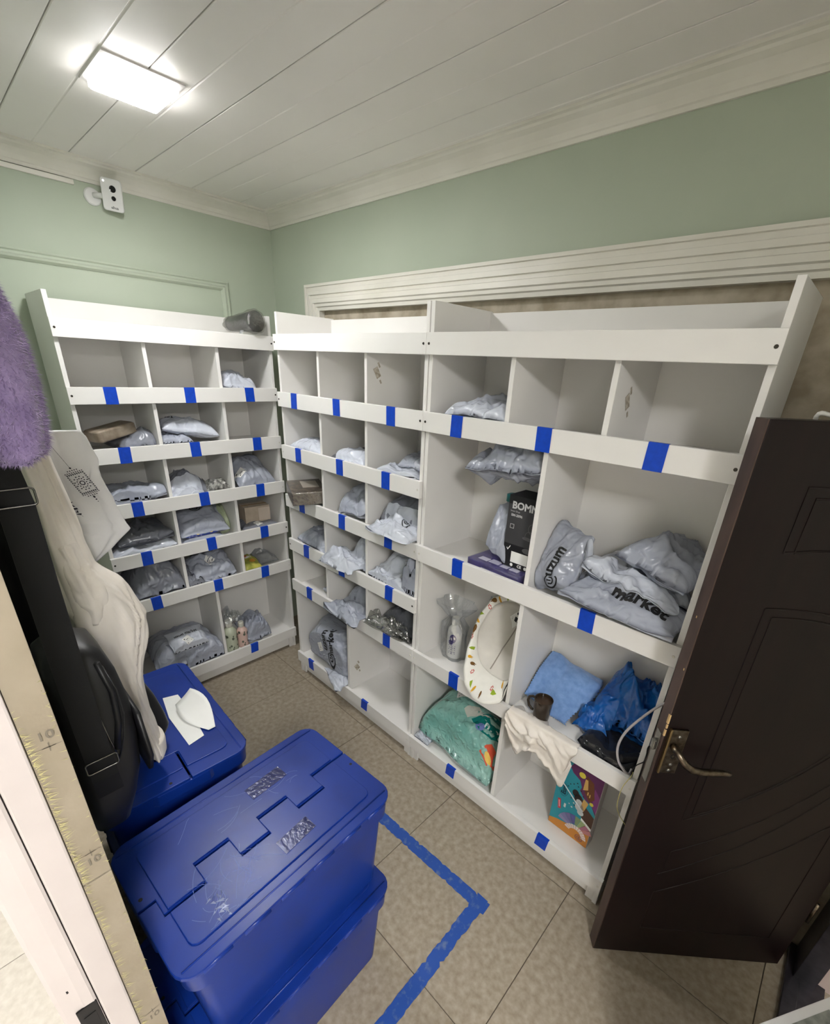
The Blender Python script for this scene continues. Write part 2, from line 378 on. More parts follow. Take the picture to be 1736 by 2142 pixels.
# ------------------------------------------------------------------ blue lidded crates
def crate(name, loc, rz, label):
    r = empty(name, loc, rz, label=label, cat='crate', group='blue lidded crates')
    H = 0.345
    q = MB(); rings = []
    for w_, h_, z, rr in ((.500, .345, 0, .03), (.506, .351, .004, .03), (.546, .366, .262, .03), (.546, .366, .262, .03)):
        rings.append([(x, y, z) for x, y in rrect(w_, h_, rr)])
    for w_, h_, z, rr in ((.536, .356, .262, .03), (.49, .335, .012, .025)):
        rings.append([(x, y, z) for x, y in rrect(w_, h_, rr)])
    q.loft(rings); b = obj('body', q, blue_pp, r, smooth=False); sharp_smooth(b)
    q = MB(); q.loft([[(x, y, z) for x, y in rrect(w_, h_, rr, 6)] for w_, h_, z, rr in
                      ((.546, .366, .270, .03), (.566, .384, .270, .035), (.574, .390, .274, .038), (.582, .394, .330, .04), (.560, .372, .330, .03), (.546, .356, .270, .028))], False, False)
    k = len(q.v) // 6
    q.f += [((5) * k + i, (5) * k + (i + 1) % k, (i + 1) % k, i) for i in range(k)]
    b = obj('rim', q, blue_pp, r); sharp_smooth(b)
    # two interlocking lid flaps
    sm = [(-.30, .004), (-.262, .004), (-.262, -.041), (-.17, -.041), (-.17, .016), (-.083, .016), (-.083, -.044), (-.004, -.044), (-.004, .013), (.086, .013), (.086, -.037), (.175, -.037), (.175, .020), (.272, .020), (.30, .020)]
    def rnd_corner(cx, cy, r_, a0, n=5): return [(cx + r_ * math.cos(a0 + PI / 2 * i / n), cy + r_ * math.sin(a0 + PI / 2 * i / n)) for i in range(n + 1)]
    for sg in (1, -1):
        L2, W2, R2 = .2985, .1985, .045
        seam = [(x, y + sg * .0028) for x, y in sm]
        seam[0] = (-L2, seam[0][1]); seam[-1] = (L2, seam[-1][1])
        if sg > 0: outer = rnd_corner(L2 - R2, W2 - R2, R2, 0) + rnd_corner(-L2 + R2, W2 - R2, R2, PI / 2); poly = seam + outer
        else: outer = rnd_corner(-L2 + R2, -W2 + R2, R2, PI) + rnd_corner(L2 - R2, -W2 + R2, R2, 1.5 * PI); poly = list(reversed(seam)) + outer
        q = MB(); q.prism(poly, .328, .3385)
        fl_ = obj('lid_flap', q, blue_pp, r, bevel=.0022)
        # raised inner field of the flap
        L3, W3, R3 = .252, .150, .02
        inn = [(max(-L3, min(L3, x)), y + sg * .0052) for x, y in sm]
        inn[0] = (-L3, inn[1][1]); inn[1] = (-L3, sm[2][1] + sg * .0052)
        inn = [inn[1]] + [(x + 0, y) for x, y in inn[3:-2]] + [(L3, sm[-1][1] + sg * .0052)]
        fx = []
        for i, (x, y) in enumerate(inn): fx.append((x, y))
        if sg > 0: poly = fx + rnd_corner(L3 - R3, W3 - R3, R3, 0, 3) + rnd_corner(-L3 + R3, W3 - R3, R3, PI / 2, 3)
        else: poly = list(reversed(fx)) + rnd_corner(-L3 + R3, -W3 + R3, R3, PI, 3) + rnd_corner(L3 - R3, -W3 + R3, R3, 1.5 * PI, 3)
        q = MB(); q.prism(poly, .3375, .3425)
        obj('lid_panel', q, blue_pp, fl_, bevel=.0016)
        # ridge line along the border, finger notch and rivet
        q = MB(); q.tube([(-.285, sg * .172, .3385), (.285, sg * .172, .3385)], .0022, 6); obj('ridge', q, blue_pp, fl_, smooth=True)
        q = MB(); q.loft([[(sg * -.283 + .0045 * math.cos(t * PI / 5), sg * .03 + .0045 * math.sin(t * PI / 5), z) for t in range(10)] for z in (.3384, .3388)])
        obj('rivet_hole', q, print_black, fl_)
        for kx in range(6):       # hinge knuckles along the long side
            x0 = -.255 + kx * .09
            q = MB(); q.tube([(x0, sg * .1945, .330), (x0 + .062, sg * .1945, .330)], .0075, 8); obj('hinge_knuckle', q, blue_pp, r, smooth=True)
    for sg in (1, -1):            # grip lip under each short end
        q = MB(); q.prism([(sg * .283, -.09), (sg * .283, .09), (sg * .2995, .07), (sg * .2995, -.07)][::sg], .292, .330)
        obj('handle_lip', q, blue_pp, r, bevel=.003)
    return r
ang = math.radians(93.6)
CX, CY = 1.552, -0.893
crate('crate', (CX + .026 - .02 * math.cos(ang), CY - .022, 0), ang - .02, 'lower blue crate of the stack nearest the floor tape')
topc = crate('crate', (CX, CY, .3455), ang, 'scratched blue crate on top of the stack nearest the floor tape')
crate('crate', (.985, -.975, 0), math.radians(-2.6), 'lower blue crate of the stack below the hung clothes')
crate('crate', (.985, -.975, .3455), math.radians(-2.2), 'upper blue crate with torn white paper below the hung clothes')

# ------------------------------------------------------------------ dark door standing open
dark_wood = mat('dark_brown_varnish', (22, 9, 9), 0.40, spec=.35, col2=(17, 6, 7), nscale=10, stretch=(3, 3, .4), bump=.08, bscale=90, bdist=.0008)
worn_edge = mat('worn_door_edge', (84, 66, 58), 0.5, col2=(58, 42, 37), nscale=9, stretch=(1, 1, .35), lo=.4, hi=.6)
raw_wood = mat('raw_wood_chip', (206, 172, 122), 0.7)
bronze = mat('worn_bronze', (126, 114, 100), 0.3, 1.0, col2=(84, 74, 62), nscale=80, bump=.25, bscale=300, bdist=.0005)
d0 = np.array([2.262, -.130]); dd = np.array([.763, .646]); DW = .617
door = empty('door_1', (float(d0[0]), float(d0[1]), 0), math.atan2(dd[1], dd[0]), label='dark brown door standing open in front of the shelving', cat='door', kind='structure')
door.rotation_euler = (0, math.radians(-0.75), math.atan2(dd[1], dd[0]))
# local x along the leaf from the free edge, y towards its back, z up; face at y=0
DH = 1.738
obj('leaf', MB().box(.003, DW, 0, .040, .008, DH), dark_wood, door, bevel=.0015)
obj('edge_strip', MB().box(0, .003, .0012, .0388, .008, DH), worn_edge, door)
def bead(pts, wd=.006, hgt=.0016):
    q = MB(); n = len(pts); rings = []
    for i in range(n):
        a = np.array(pts[max(i - 1, 0)]); b = np.array(pts[min(i + 1, n - 1)]); t = (b - a) / (np.linalg.norm(b - a) + 1e-9); nn = np.array([-t[1], t[0]])
        p = np.array(pts[i]); rings.append([(p[0] + nn[0] * o, -h, p[1] + nn[1] * o) for o, h in ((-wd / 2, -.001), (-wd / 4, hgt), (wd / 4, hgt), (wd / 2, -.001))])
    q.loft(rings); return obj('bead', q, dark_wood, door)
def arc(p, q_, sag, n=14):
    p, q_ = np.array(p), np.array(q_); m_ = (p + q_) / 2; t = q_ - p; nn = np.array([-t[1], t[0]]) / np.linalg.norm(t)
    return [tuple(p + t * u + nn * sag * (1 - (2 * u - 1) ** 2)) for u in np.linspace(0, 1, n)]
for dx in (0, .022):
    bead([(.50 - dx, 1.615 - dx), (.118 + dx, 1.615 - dx), (.118 + dx, 1.478)] + [(.118 + dx, 1.477)] + arc((.118 + dx, 1.475), (.50 - dx, 1.37), .05)[1:] + [(.50 - dx, 1.615 - dx)])
    bead([(.126 + dx, 1.345 - dx), (.126 + dx, .665 + dx)] + arc((.126 + dx, .660 + dx), (.50 - dx, 1.06), -.045)[1:] + [(.50 - dx, 1.25 - dx)] + arc((.50 - dx, 1.25 - dx), (.126 + dx, 1.345 - dx), -.03)[1:])
bead([(.130, .45), (.132, .53)] + arc((.132, .53), (.53, .95), -.045)[1:]); bead(arc((.117, .424), (.54, .90), -.05))
bead([(.128, .15), (.126, .338)] + arc((.126, .338), (.54, .70), -.03)[1:] + [(.54, .15), (.128, .15)])
# handle
hd = obj('handle_plate', MB().box(.012, .056, -.007, 0, .846, .992), bronze, door, bevel=.002)
obj('plate_rim', MB().box(.010, .015, -.0085, 0, .845, .993), mat('brass_rim', (176, 152, 108), .3, 1.0), hd, bevel=.001)
q = MB(); q.tube([(.030, -.004, .938), (.030, -.022, .938), (.034, -.034, .934), (.048, -.042, .917), (.068, -.045, .902), (.092, -.045, .897), (.118, -.044, .897), (.146, -.041, .895), (.168, -.036, .888), (.174, -.034, .884)],
                [.010, .009, .0085, .009, .0095, .0095, .0088, .008, .0065, .004], 10)
obj('lever', q, bronze, hd, smooth=True)
for zz in (.972, .878, .858):
    q = MB(); q.loft([[(.036 + rr * math.cos(t * PI / 5), -yy, zz + rr * math.sin(t * PI / 5)) for t in range(10)] for rr, yy in ((.005, .006), (.0045, .009), (.002, .0105))])
    obj('screw', q, steel, hd, smooth=True)
q = MB(); q.loft([[(.036 + rr * math.cos(t * PI / 6), -.0072, .905 + rr * 1.3 * math.sin(t * PI / 6)) for t in range(12)] for rr in (.006, .0035)], False, False)
obj('keyhole_ring', q, print_black, hd)
lk = obj('lock_faceplate', MB().box(-.0022, .0, .009, .031, .79, .965), steel, door, bevel=.0006)
obj('latch_bolt', MB().box(-.011, -.002, .012, .027, .905, .935), steel, lk, bevel=.003)
for (x0, y0, z0, w_, h_) in ((.0, .0008, 1.005, .006, .028), (.0, .0008, .965, .004, .02), (.0, .022, 1.30, .002, .006), (0, .006, 1.165, .002, .006), (0, .0008, .99, .003, .012)):
    obj('chip', MB().box(x0 - .0006, x0 + .0035, y0 - .0012, y0 + w_, z0, z0 + h_), raw_wood, door, bevel=.0006)
for zz in (.25, 1.5):
    q = MB(); q.tube([(DW + .006, .0, zz), (DW + .006, .0, zz + .09)], .006, 8); obj('hinge', q, bronze, door, smooth=True)
# ------------------------------------------------------------------ threshold of the dark door and its pale jamb
marble = mat('dark_marble', (52, 48, 54), 0.3, col2=(24, 22, 26), nscale=18, ndetail=8, bump=.2, bscale=40, bdist=.002)
obj('trim_5', MB().box(2.755, 2.795, -.40, .385, 0, .018).box(2.795, 2.86, -.40, .385, 0, .010), marble, bevel=.002, label='dark veined stone threshold at the foot of the dark door', cat='threshold', kind='structure')
obj('trim_6', MB().box(2.83, 2.90, .300, .385, 0, 1.86), mat('pale_pink_jamb', (196, 178, 172), .5), bevel=.002, label='pale jamb behind the hinge side of the dark door', cat='door jamb', kind='structure')
obj('trim_7', MB().box(2.775, 2.83, .262, .385, 0, 1.80), marble, bevel=.002, label='dark upright of the door frame at the hinges', cat='door frame', kind='structure')
# ------------------------------------------------------------------ parcels
mailer = mat('grey_poly_mailer', (166, 171, 183), 0.24, col2=(154, 159, 172), nscale=8, bump=.2, bscale=55, bdist=.003, spec=.5, ridged=.75, rscale=30)
mailer_mid = mat('mid_grey_poly_mailer', (132, 135, 145), 0.26, col2=(121, 124, 134), nscale=8, bump=.2, bscale=55, bdist=.003, ridged=.75, rscale=30)
mailer_dark = mat('dark_grey_poly_mailer', (90, 92, 99), 0.28, col2=(80, 82, 89), nscale=8, bump=.2, bscale=60, bdist=.003, ridged=.75, rscale=32)
mailer_white = mat('white_poly_mailer', (200, 205, 215), 0.24, col2=(188, 193, 205), nscale=8, bump=.2, bscale=50, bdist=.003, ridged=.75, rscale=30)
brown_wrap = mat('brown_tape_wrap', (128, 112, 96), 0.25, col2=(96, 80, 66), nscale=30, bump=.5, bscale=60, bdist=.003, coat=.5)
silver_wrap = mat('silver_bubble_wrap', (176, 176, 172), 0.16, .45, col2=(96, 96, 94), nscale=70, bump=1.0, bscale=90, bdist=.006)
clear = film('clear_film', (244, 246, 248), .20, .10, .03)
clear_haze = film('hazy_film', (225, 228, 232), .30, .16, .28)
bubble = film('clear_wrap', (232, 232, 230), .22, .10, .03, 1.0, 70)

from mathutils.bvhtree import BVHTree
STACK = {}      # what already lies in each cell, so that later parcels drape over it
def folds(rng, n, wlo, whi, amp):
    a = rng.uniform(0, 2 * PI, n)
    return dict(d=np.stack([np.cos(a), np.sin(a)], 1), o=rng.uniform(-.85, .85, n), w=rng.uniform(wlo, whi, n), a=rng.normal(0, amp, n), c=rng.uniform(-1, 1, n), l=rng.uniform(.35, 1.0, n))
def fold_h(F, u, v):
    h = np.zeros_like(u)
    for i in range(len(F['o'])):
        t = np.abs(u * F['d'][i, 0] + v * F['d'][i, 1] - F['o'][i]); s = -u * F['d'][i, 1] + v * F['d'][i, 0] - F['c'][i]
        h += F['a'][i] * np.maximum(0, 1 - t / F['w'][i]) * np.exp(-(s / F['l'][i]) ** 2)
    return h
LOGO = None
def uzum_logo(r):
    """round emblem: broken ring with a U-shaped bow and a short stem inside"""
    return join2(ring2(0, 0, r * .80, r, PI * .08, PI * 1.80), ring2(0, r * .05, r * .30, r * .50, PI, 2 * PI, 16),
                 ([(-r * .50, r * .05), (-r * .30, r * .05), (-r * .30, r * .36), (-r * .50, r * .36)], [(0, 1, 2, 3)]),
                 ([(r * .30, r * .05), (r * .50, r * .05), (r * .50, r * .36), (r * .30, r * .36)], [(0, 1, 2, 3)]),
                 ([(-r * .09, r * .0), (r * .09, r * .0), (r * .09, r * .50), (-r * .09, r * .50)], [(0, 1, 2, 3)]))
def sub2(v, f, k=2):
    bm = bmesh.new(); bv = [bm.verts.new((a, b, 0)) for a, b in v]
    for q in f:
        try: bm.faces.new([bv[i] for i in q])
        except ValueError: pass
    bmesh.ops.triangulate(bm, faces=bm.faces)
    for _ in range(k): bmesh.ops.subdivide_edges(bm, edges=bm.edges[:], cuts=1); bmesh.ops.triangulate(bm, faces=bm.faces)
    bm.verts.index_update()
    r = [(p.co.x, p.co.y) for p in bm.verts], [tuple(q.index for q in t.verts) for t in bm.faces]
    bm.free(); return r
def parcel(un, s, d, z, L, W, H, label, yaw=0, pitch=0, roll=0, seed=1, m=None, cell=None, zt=None, over=False, crum=.13, curl=.0, prints=(), square=.5,
           name='mailer', cat='parcel', group='parcels in the shelving', wob=.04, nu=54, nv=42, sit=True, zmax=None, puff=.72, parts=None, taper=0.0, nfold=16, drape=True):
    """a stuffed, crumpled poly bag: s,d = where its middle lies (along the front, into the unit), z = what it lies on.
    It is pressed flat against the cell it lies in (cell=(s0,s1))."""
    rng = np.random.default_rng(seed)
    F1 = folds(rng, nfold, .18, .55, crum); F2 = folds(rng, nfold * 2, .05, .14, crum * .55)
    wa, wb, wp = rng.uniform(-wob, wob, 6), rng.uniform(1, 4, 6), rng.uniform(0, 6, 6)
    cc = rng.uniform(-1, 1, 4)
    cy, sy = math.cos(yaw), math.sin(yaw); cp_, sp = math.cos(pitch), math.sin(pitch); cr, sr = math.cos(roll), math.sin(roll)
    Rm = np.array([[cy, -sy, 0], [sy, cy, 0], [0, 0, 1]]) @ np.array([[1, 0, 0], [0, cp_, -sp], [0, sp, cp_]]) @ np.array([[cr, 0, sr], [0, 1, 0], [-sr, 0, cr]])
    shift = [0.0]; topside = [True]
    key = (un, cell, round(zmax or 0, 2), zt); under = STACK.get(key, []) if (drape and cell) else []
    def raw(u, v, top):
        pr = (np.clip(1 - np.abs(u) ** 3.0, 0, 1) ** square) * (np.clip(1 - np.abs(v) ** 3.0, 0, 1) ** square)
        eu = sum(wa[i] * np.sin(wb[i] * v * 2 + wp[i]) for i in range(3)); ev = sum(wa[i] * np.sin(wb[i] * u * 2 + wp[i]) for i in range(3, 6))
        x = L / 2 * u * (1 - .05 * pr) + L / 2 * eu * u; y = W / 2 * v * (1 - taper * u) + W / 2 * ev * v
        f1, f2 = fold_h(F1, u, v), fold_h(F2, u, v)
        edge = .25 + .75 * pr
        if top: zz = H * (puff * pr + (f1 + f2) * edge)
        else: zz = -H * (1 - puff) * pr + H * (.5 * f1 + f2 * .5) * edge - .0012
        q = np.clip(np.abs(u), 0, 1) * np.clip(np.abs(v), 0, 1)
        zz = zz + curl * (np.where(u < 0, np.where(v < 0, cc[0], cc[1]), np.where(v < 0, cc[2], cc[3]))) * q ** 3
        if not top: zz = np.minimum(zz, H * puff * pr + H * (f1 + f2) * edge - .0012)
        return np.stack([x, y, zz], -1) @ Rm.T
    def place(P):
        P = P.copy(); P[..., 2] += shift[0]
        S_, D_, Z_ = P[..., 0] + s, P[..., 1] + d, P[..., 2] + z
        if cell: S_ = np.clip(S_, cell[0] + .003, cell[1] - .003); D_ = np.minimum(D_, DEP - .021)
        Z_ = np.maximum(Z_, z + .0015)
        if zmax: Z_ = np.minimum(Z_, zmax)
        if zt:
            if over: Z_ = np.maximum(Z_, zt + (.0065 if topside[0] else .004) - 2.0 * (np.maximum(0, D_ - .034) + np.maximum(0, -.018 - D_)))
            else: D_ = np.maximum(D_, .020)
        if under:
            sh_ = S_.shape; WX, WY = (S_.ravel(), D_.ravel()) if un == 'B' else (-D_.ravel(), S_.ravel()); zz = Z_.ravel().copy()
            for bv in under:
                for i in range(len(zz)):
                    h = bv.ray_cast(Vector((WX[i], WY[i], 2.4)), Vector((0, 0, -1)))
                    if h[0] is not None: zz[i] = max(zz[i], h[0].z + (.008 if topside[0] else .0055))
            if zmax: zz = np.minimum(zz, zmax)
            Z_ = zz.reshape(sh_)
        return np.stack([S_ - s, D_ - d, Z_ - z], -1)
    u1 = np.linspace(-1, 1, nu); v1 = np.linspace(-1, 1, nv)
    U, V = np.meshgrid(u1, v1, indexing='ij')
    Tp, Bt = raw(U, V, True), raw(U, V, False)
    if sit: shift[0] = -float(min(Tp[..., 2].min(), Bt[..., 2].min()))
    Tp = place(Tp); topside[0] = False; Bt = place(Bt); topside[0] = True
    vs = list(Tp.reshape(-1, 3)) + list(Bt.reshape(-1, 3)); n = nu * nv; f = []
    ii, jj = np.meshgrid(np.arange(nu - 1), np.arange(nv - 1), indexing='ij'); a = (ii * nv + jj).ravel()
    ft = np.stack([a, a + nv, a + nv + 1, a + 1], 1); fb = np.stack([a, a + 1, a + nv + 1, a + nv], 1) + n
    f = [tuple(q) for q in ft.tolist()] + [tuple(q) for q in fb.tolist()]
    bd = [i * nv for i in range(nu)] + [(nu - 1) * nv + j for j in range(1, nv)] + [i * nv + nv - 1 for i in range(nu - 2, -1, -1)] + [j for j in range(nv - 2, 0, -1)]
    f += [(bd[k], bd[(k + 1) % len(bd)], bd[(k + 1) % len(bd)] + n, bd[k] + n) for k in range(len(bd))]
    loc = (s, d, z) if un == 'B' else (-d, s, z); rz = 0 if un == 'B' else PI / 2
    has = bool(prints)
    o = obj(name, (vs, f), m or mailer, loc=loc, rz=rz, smooth=True, label=label, cat=cat, group=group, fixn=False)
    if cell:
        Mw = Matrix.Translation(loc) @ Matrix.Rotation(rz, 4, 'Z')
        STACK.setdefault(key, []).append(BVHTree.FromPolygons([Mw @ Vector(p) for p in vs], f))
    def surf(uv):
        def bil(u_, v_):                       # on the mesh itself, between its grid points
            fu = np.clip((u_ + 1) / 2 * (nu - 1), 0, nu - 1.001); fv = np.clip((v_ + 1) / 2 * (nv - 1), 0, nv - 1.001)
            i, j = fu.astype(int), fv.astype(int); a_, b_ = (fu - i)[:, None], (fv - j)[:, None]
            return Tp[i, j] * (1 - a_) * (1 - b_) + Tp[i + 1, j] * a_ * (1 - b_) + Tp[i, j + 1] * (1 - a_) * b_ + Tp[i + 1, j + 1] * a_ * b_
        u_, v_ = uv[:, 0], uv[:, 1]; P = bil(u_, v_); e = .05
        n_ = np.cross(bil(u_ + e, v_) - bil(u_ - e, v_), bil(u_, v_ + e) - bil(u_, v_ - e))
        n_ /= (np.linalg.norm(n_, axis=1, keepdims=True) + 1e-9)
        return P + n_ * .0022
    for pn, (v2, f2), cu, cv, rot, mm in prints:
        v2 = np.array(v2); c_, s_ = math.cos(rot), math.sin(rot)
        x = v2[:, 0] * c_ - v2[:, 1] * s_; y = v2[:, 0] * s_ + v2[:, 1] * c_
        uv = np.stack([cu + x / (L / 2), cv + y / (W / 2)], 1); uv = np.clip(uv, -.98, .98)
        obj(pn, (surf(uv), f2), mm, o, fixn=False)
    return o
def sticker(sz=.05): return sub2(*poly2([(-sz / 2, -sz / 2), (sz / 2, -sz / 2), (sz / 2, sz / 2), (-sz / 2, sz / 2)]), 2)
def marks(sz=.05):      # small dark dashes printed on a parcel's sticker
    p = []
    for a, b, w_, h_ in ((-.3, .3, .16, .16), (.3, -.25, .14, .14), (-.3, -.3, .12, .12), (-.05, .12, .4, .05), (.02, -.02, .34, .05), (-.02, -.14, .36, .05)):
        p.append([(sz * (a - w_ / 2), sz * (b - h_ / 2)), (sz * (a + w_ / 2), sz * (b - h_ / 2)), (sz * (a + w_ / 2), sz * (b + h_ / 2)), (sz * (a - w_ / 2), sz * (b + h_ / 2))])
    return poly2(*p)
def stick(cu, cv, rot, sz=.05):
    return [('sticker', sticker(sz), cu, cv, rot, paper), ('sticker_print', marks(sz), cu, cv, rot, print_black)]
def stamp(txt, size, cu, cv, rot, bold=.0): return ('lettering', text2d(txt, size, bold, .012), cu, cv, rot, print_black)
def logo(r, cu, cv, rot): return ('emblem', sub2(*uzum_logo(r), 1), cu, cv, rot, print_black)

cA = [(A0 + T + .002, dA[0] - .008), (dA[0] + .008, dA[1] - .008), (dA[1] + .008, A1 - T - .002)]
cA6 = [(cA[0][0], -.336), (-.320, cA[2][1])]
cB = [(B0 + T + .002, .562), (.578, .884), (.900, B1 - T - .003)]
cB6 = [(cB[0][0], .728), (.744, cB[2][1])]
cC1 = [(B1 + T + .003, 1.5585), (1.5745, 1.869), (1.885, C1 - T - .002)]
cC = [(B1 + T + .003, 1.709), (1.725, C1 - T - .002)]
F = [zfloor(i) for i in range(6)] + [zfloor7()]
Z = ZT
gA, gB, gC = 'parcels in the unit under the camera', 'parcels in the middle shelving unit', 'parcels in the large-celled unit'
def pA(row, col, s, d, L, W, H, label, **k):
    c = (cA if row < 6 else cA6)[col]; fl_ = F[row]
    return parcel('A', s, d, k.pop('z', fl_), L, W, H, label, cell=c, zt=Z[row], zmax=F[row - 1] - T - .004, group=gA, **k)
def pB(row, col, s, d, L, W, H, label, **k):
    c = (cB if row < 6 else cB6)[col]
    return parcel('B', s, d, k.pop('z', F[row]), L, W, H, label, cell=c, zt=Z[row], zmax=F[row - 1] - T - .004, group=gB, **k)
# --- unit under the camera
pA(1, 2, -.035, .13, .20, .16, .075, 'small white crumpled mailer alone in the top right cell under the rolled item', pitch=.15, seed=11, m=mailer_white, crum=.16, curl=.03)
pA(2, 0, -.545, .15, .20, .22, .075, 'grey mailer lying under the brown wrapped packet', seed=13, m=mailer_mid, yaw=.2)
pA(2, 1, -.40, .12, .14, .22, .06, 'pale mailer squeezed against the divider under the long white parcel', seed=15, m=mailer, pitch=-.1)
pA(2, 1, -.31, .13, .27, .17, .085, 'long plump white mailer with a round emblem lying across its cell', z=F[2] + .035, roll=.16, yaw=-.06, seed=16, m=mailer_white, prints=[logo(.022, -.55, .15, .3)] , crum=.07)
pA(3, 0, -.62, .12, .28, .24, .085, 'grey mailer bundle in the cell beside the print bag', seed=17, m=mailer, yaw=.3, crum=.13, curl=.04)
pA(3, 1, -.36, .16, .20, .20, .10, 'rumpled grey mailer behind the silver packet', seed=19, m=mailer_mid, crum=.14, curl=.03)
pA(3, 1, -.385, .06, .17, .09, .045, 'small shiny white packet in front of the rumpled grey mailer', seed=20, m=mailer_white, crum=.18, pitch=.3)
pA(3, 1, -.222, .075, .12, .08, .065, 'silver bubble-wrapped packet beside the rumpled mailer', seed=21, m=silver_wrap, crum=.12, pitch=.35, name='wrapped_packet')
pA(3, 2, -.005, .13, .22, .26, .10, 'tall bulging grey mailer leaning back in the right cell of the third row', seed=23, m=mailer, pitch=.42, crum=.09, prints=stick(-.75, -.35, .4, .045))
pA(4, 0, -.62, .12, .29, .22, .05, 'flat white crinkled mailer beneath the dark one below the print bag', seed=25, m=mailer_white, crum=.22, curl=.02)
pA(4, 0, -.61, .14, .25, .22, .095, 'big dark grey mailer on the flat white one below the print bag', z=F[4] + .045, seed=26, m=mailer_dark, crum=.08, curl=.03)
pA(4, 1, -.35, .08, .24, .14, .04, 'grey packet at the bottom of the cell with the round-emblem parcel', seed=27, m=mailer, crum=.12)
pA(4, 1, -.195, .19, .10, .20, .09, 'pale green packet standing beside the round-emblem parcel', seed=29, m=mat('pale_green_film', (172, 184, 150), .3, nscale=20), pitch=.75, crum=.06)
pA(4, 1, -.325, .13, .25, .20, .10, 'plump mailer with a bold round emblem above the yellow-dotted packet', z=F[4] + .04, seed=28, m=mailer, pitch=.38, crum=.06, prints=[logo(.030, -.02, .42, .2)])
pA(4, 2, .0, .14, .22, .20, .035, 'flat grey mailer with a white sticker under the small carton', seed=31, m=mailer_mid, crum=.15, prints=stick(-.1, -.65, .3, .04))
pA(5, 0, -.595, .14, .25, .24, .16, 'large dark grey mailer filling the left cell of the fifth row', seed=33, m=mailer_mid, pitch=.25, crum=.07, prints=stick(-.1, .35, .2, .045))
pA(5, 1, -.43, .10, .10, .18, .085, 'narrow grey mailer wedged against the divider in the fifth row', seed=35, m=mailer_mid, pitch=.2)
pA(5, 1, -.31, .13, .24, .22, .13, 'grey mailer with a tilted white sticker in the middle of the fifth row', seed=36, m=mailer, pitch=.3, crum=.12, curl=.05, prints=stick(-.1, -.25, .75, .05))
pA(6, 0, -.52, .17, .34, .27, .17, 'large pile-forming grey mailer in the bottom left cell', seed=37, m=mailer, pitch=.22, crum=.10, curl=.04)
pA(6, 0, -.43, .10, .22, .18, .12, 'grey mailer at the front of the bottom left cell', seed=38, m=mailer, pitch=.25, crum=.13, curl=.04)
pA(6, 0, -.51, .075, .19, .15, .05, 'small flat lettered mailer on top of the bottom left pile', z=F[6] + .135, seed=39, m=mailer_white, pitch=.45, crum=.06,
   prints=[stamp('uzum market', .024, -.05, .25, .0, .0006)] + stick(-.1, -.35, .5, .045))
pA(6, 1, -.10, .12, .16, .20, .15, 'grey mailer slumped behind the two bottles', seed=41, m=mailer, pitch=.35, crum=.14, curl=.05)
# --- middle unit
pB(2, 0, .42, .14, .26, .24, .07, 'white mailer alone in the left cell of the second row', seed=51, m=mailer_white, crum=.08)
pB(2, 1, .735, .14, .24, .22, .06, 'black-and-grey printed mailer in the middle cell of the second row', seed=53, m=mailer_dark, crum=.12)
pB(2, 1, .76, .07, .20, .12, .035, 'thin white mailer in front of the printed one', seed=54, m=mailer_white, crum=.2)
pB(2, 2, 1.07, .10, .24, .20, .045, 'flat white mailer with turned-up edges in the right cell of the second row', seed=55, m=mailer_white, crum=.2, curl=.02)
pB(2, 2, 1.11, .17, .18, .20, .06, 'folded grey mailer on the flat white one', z=F[2] + .04, seed=56, m=mailer, pitch=.2, crum=.12)
pB(3, 1, .76, .15, .24, .24, .11, 'grey mailer rising towards the back of the middle cell, third row', seed=57, m=mailer, pitch=.30, crum=.12, curl=.06)
pB(3, 2, 1.055, .19, .28, .24, .15, 'big round grey mailer at the back of the right cell, third row', seed=59, m=mailer_mid, pitch=.2, crum=.06, prints=stick(.55, -.1, .5, .05))
pB(3, 2, 1.085, .025, .26, .14, .06, 'white mailer resting over the rail in front of the big grey one', z=Z[3] + .002, over=True, sit=False, seed=60, m=mailer_white, nfold=30, crum=.2, curl=.03, prints=[logo(.018, .35, .1, 1.0)])
pB(4, 0, .42, .12, .24, .20, .09, 'grey mailer in the left cell of the fourth row', seed=61, m=mailer, crum=.14, curl=.03)
pB(4, 1, .80, .17, .16, .22, .14, 'plump grey mailer against the divider behind the one over the rail', seed=63, m=mailer, pitch=.35, crum=.07)
pB(4, 1, .715, .03, .25, .15, .085, 'pale mailer bulging out over the rail of the fourth row', z=Z[4] - .012, over=True, sit=False, seed=64, m=mailer_white, roll=.1, crum=.15, curl=.03)
pB(4, 2, 1.06, .19, .28, .22, .14, 'dark grey mailer at the back of the right cell, fourth row', seed=65, m=mailer_dark, pitch=.2, crum=.09, curl=.04)
pB(4, 2, 1.02, .07, .27, .13, .06, 'crinkled white mailer along the rail of the fourth row', seed=66, m=mailer_white, roll=.05, crum=.2)
pB(4, 2, 1.17, .07, .09, .15, .16, 'pale mailer standing against the side panel in the fourth row', seed=67, m=mailer, pitch=.5, crum=.1)
pB(5, 0, .49, .10, .07, .07, .035, 'tiny shiny white packet in the left cell of the fifth row', seed=69, m=mailer_white, crum=.25)
pB(5, 1, .77, .19, .24, .22, .12, 'grey mailer behind the one drooping over the fifth rail', seed=71, m=mailer_mid, pitch=.35, crum=.10)
pB(5, 1, .765, .035, .27, .17, .10, 'shiny pale mailer drooping over the rail of the fifth row', z=Z[5] - .028, over=True, sit=False, seed=72, m=mailer, roll=.12, crum=.17, nfold=30, curl=.04)
pB(5, 2, 1.07, .18, .27, .22, .13, 'dark mailer with a round emblem behind the bubble-wrapped roll', seed=73, m=mailer_dark, pitch=.2, crum=.08, prints=[logo(.026, .5, -.3, .6)])
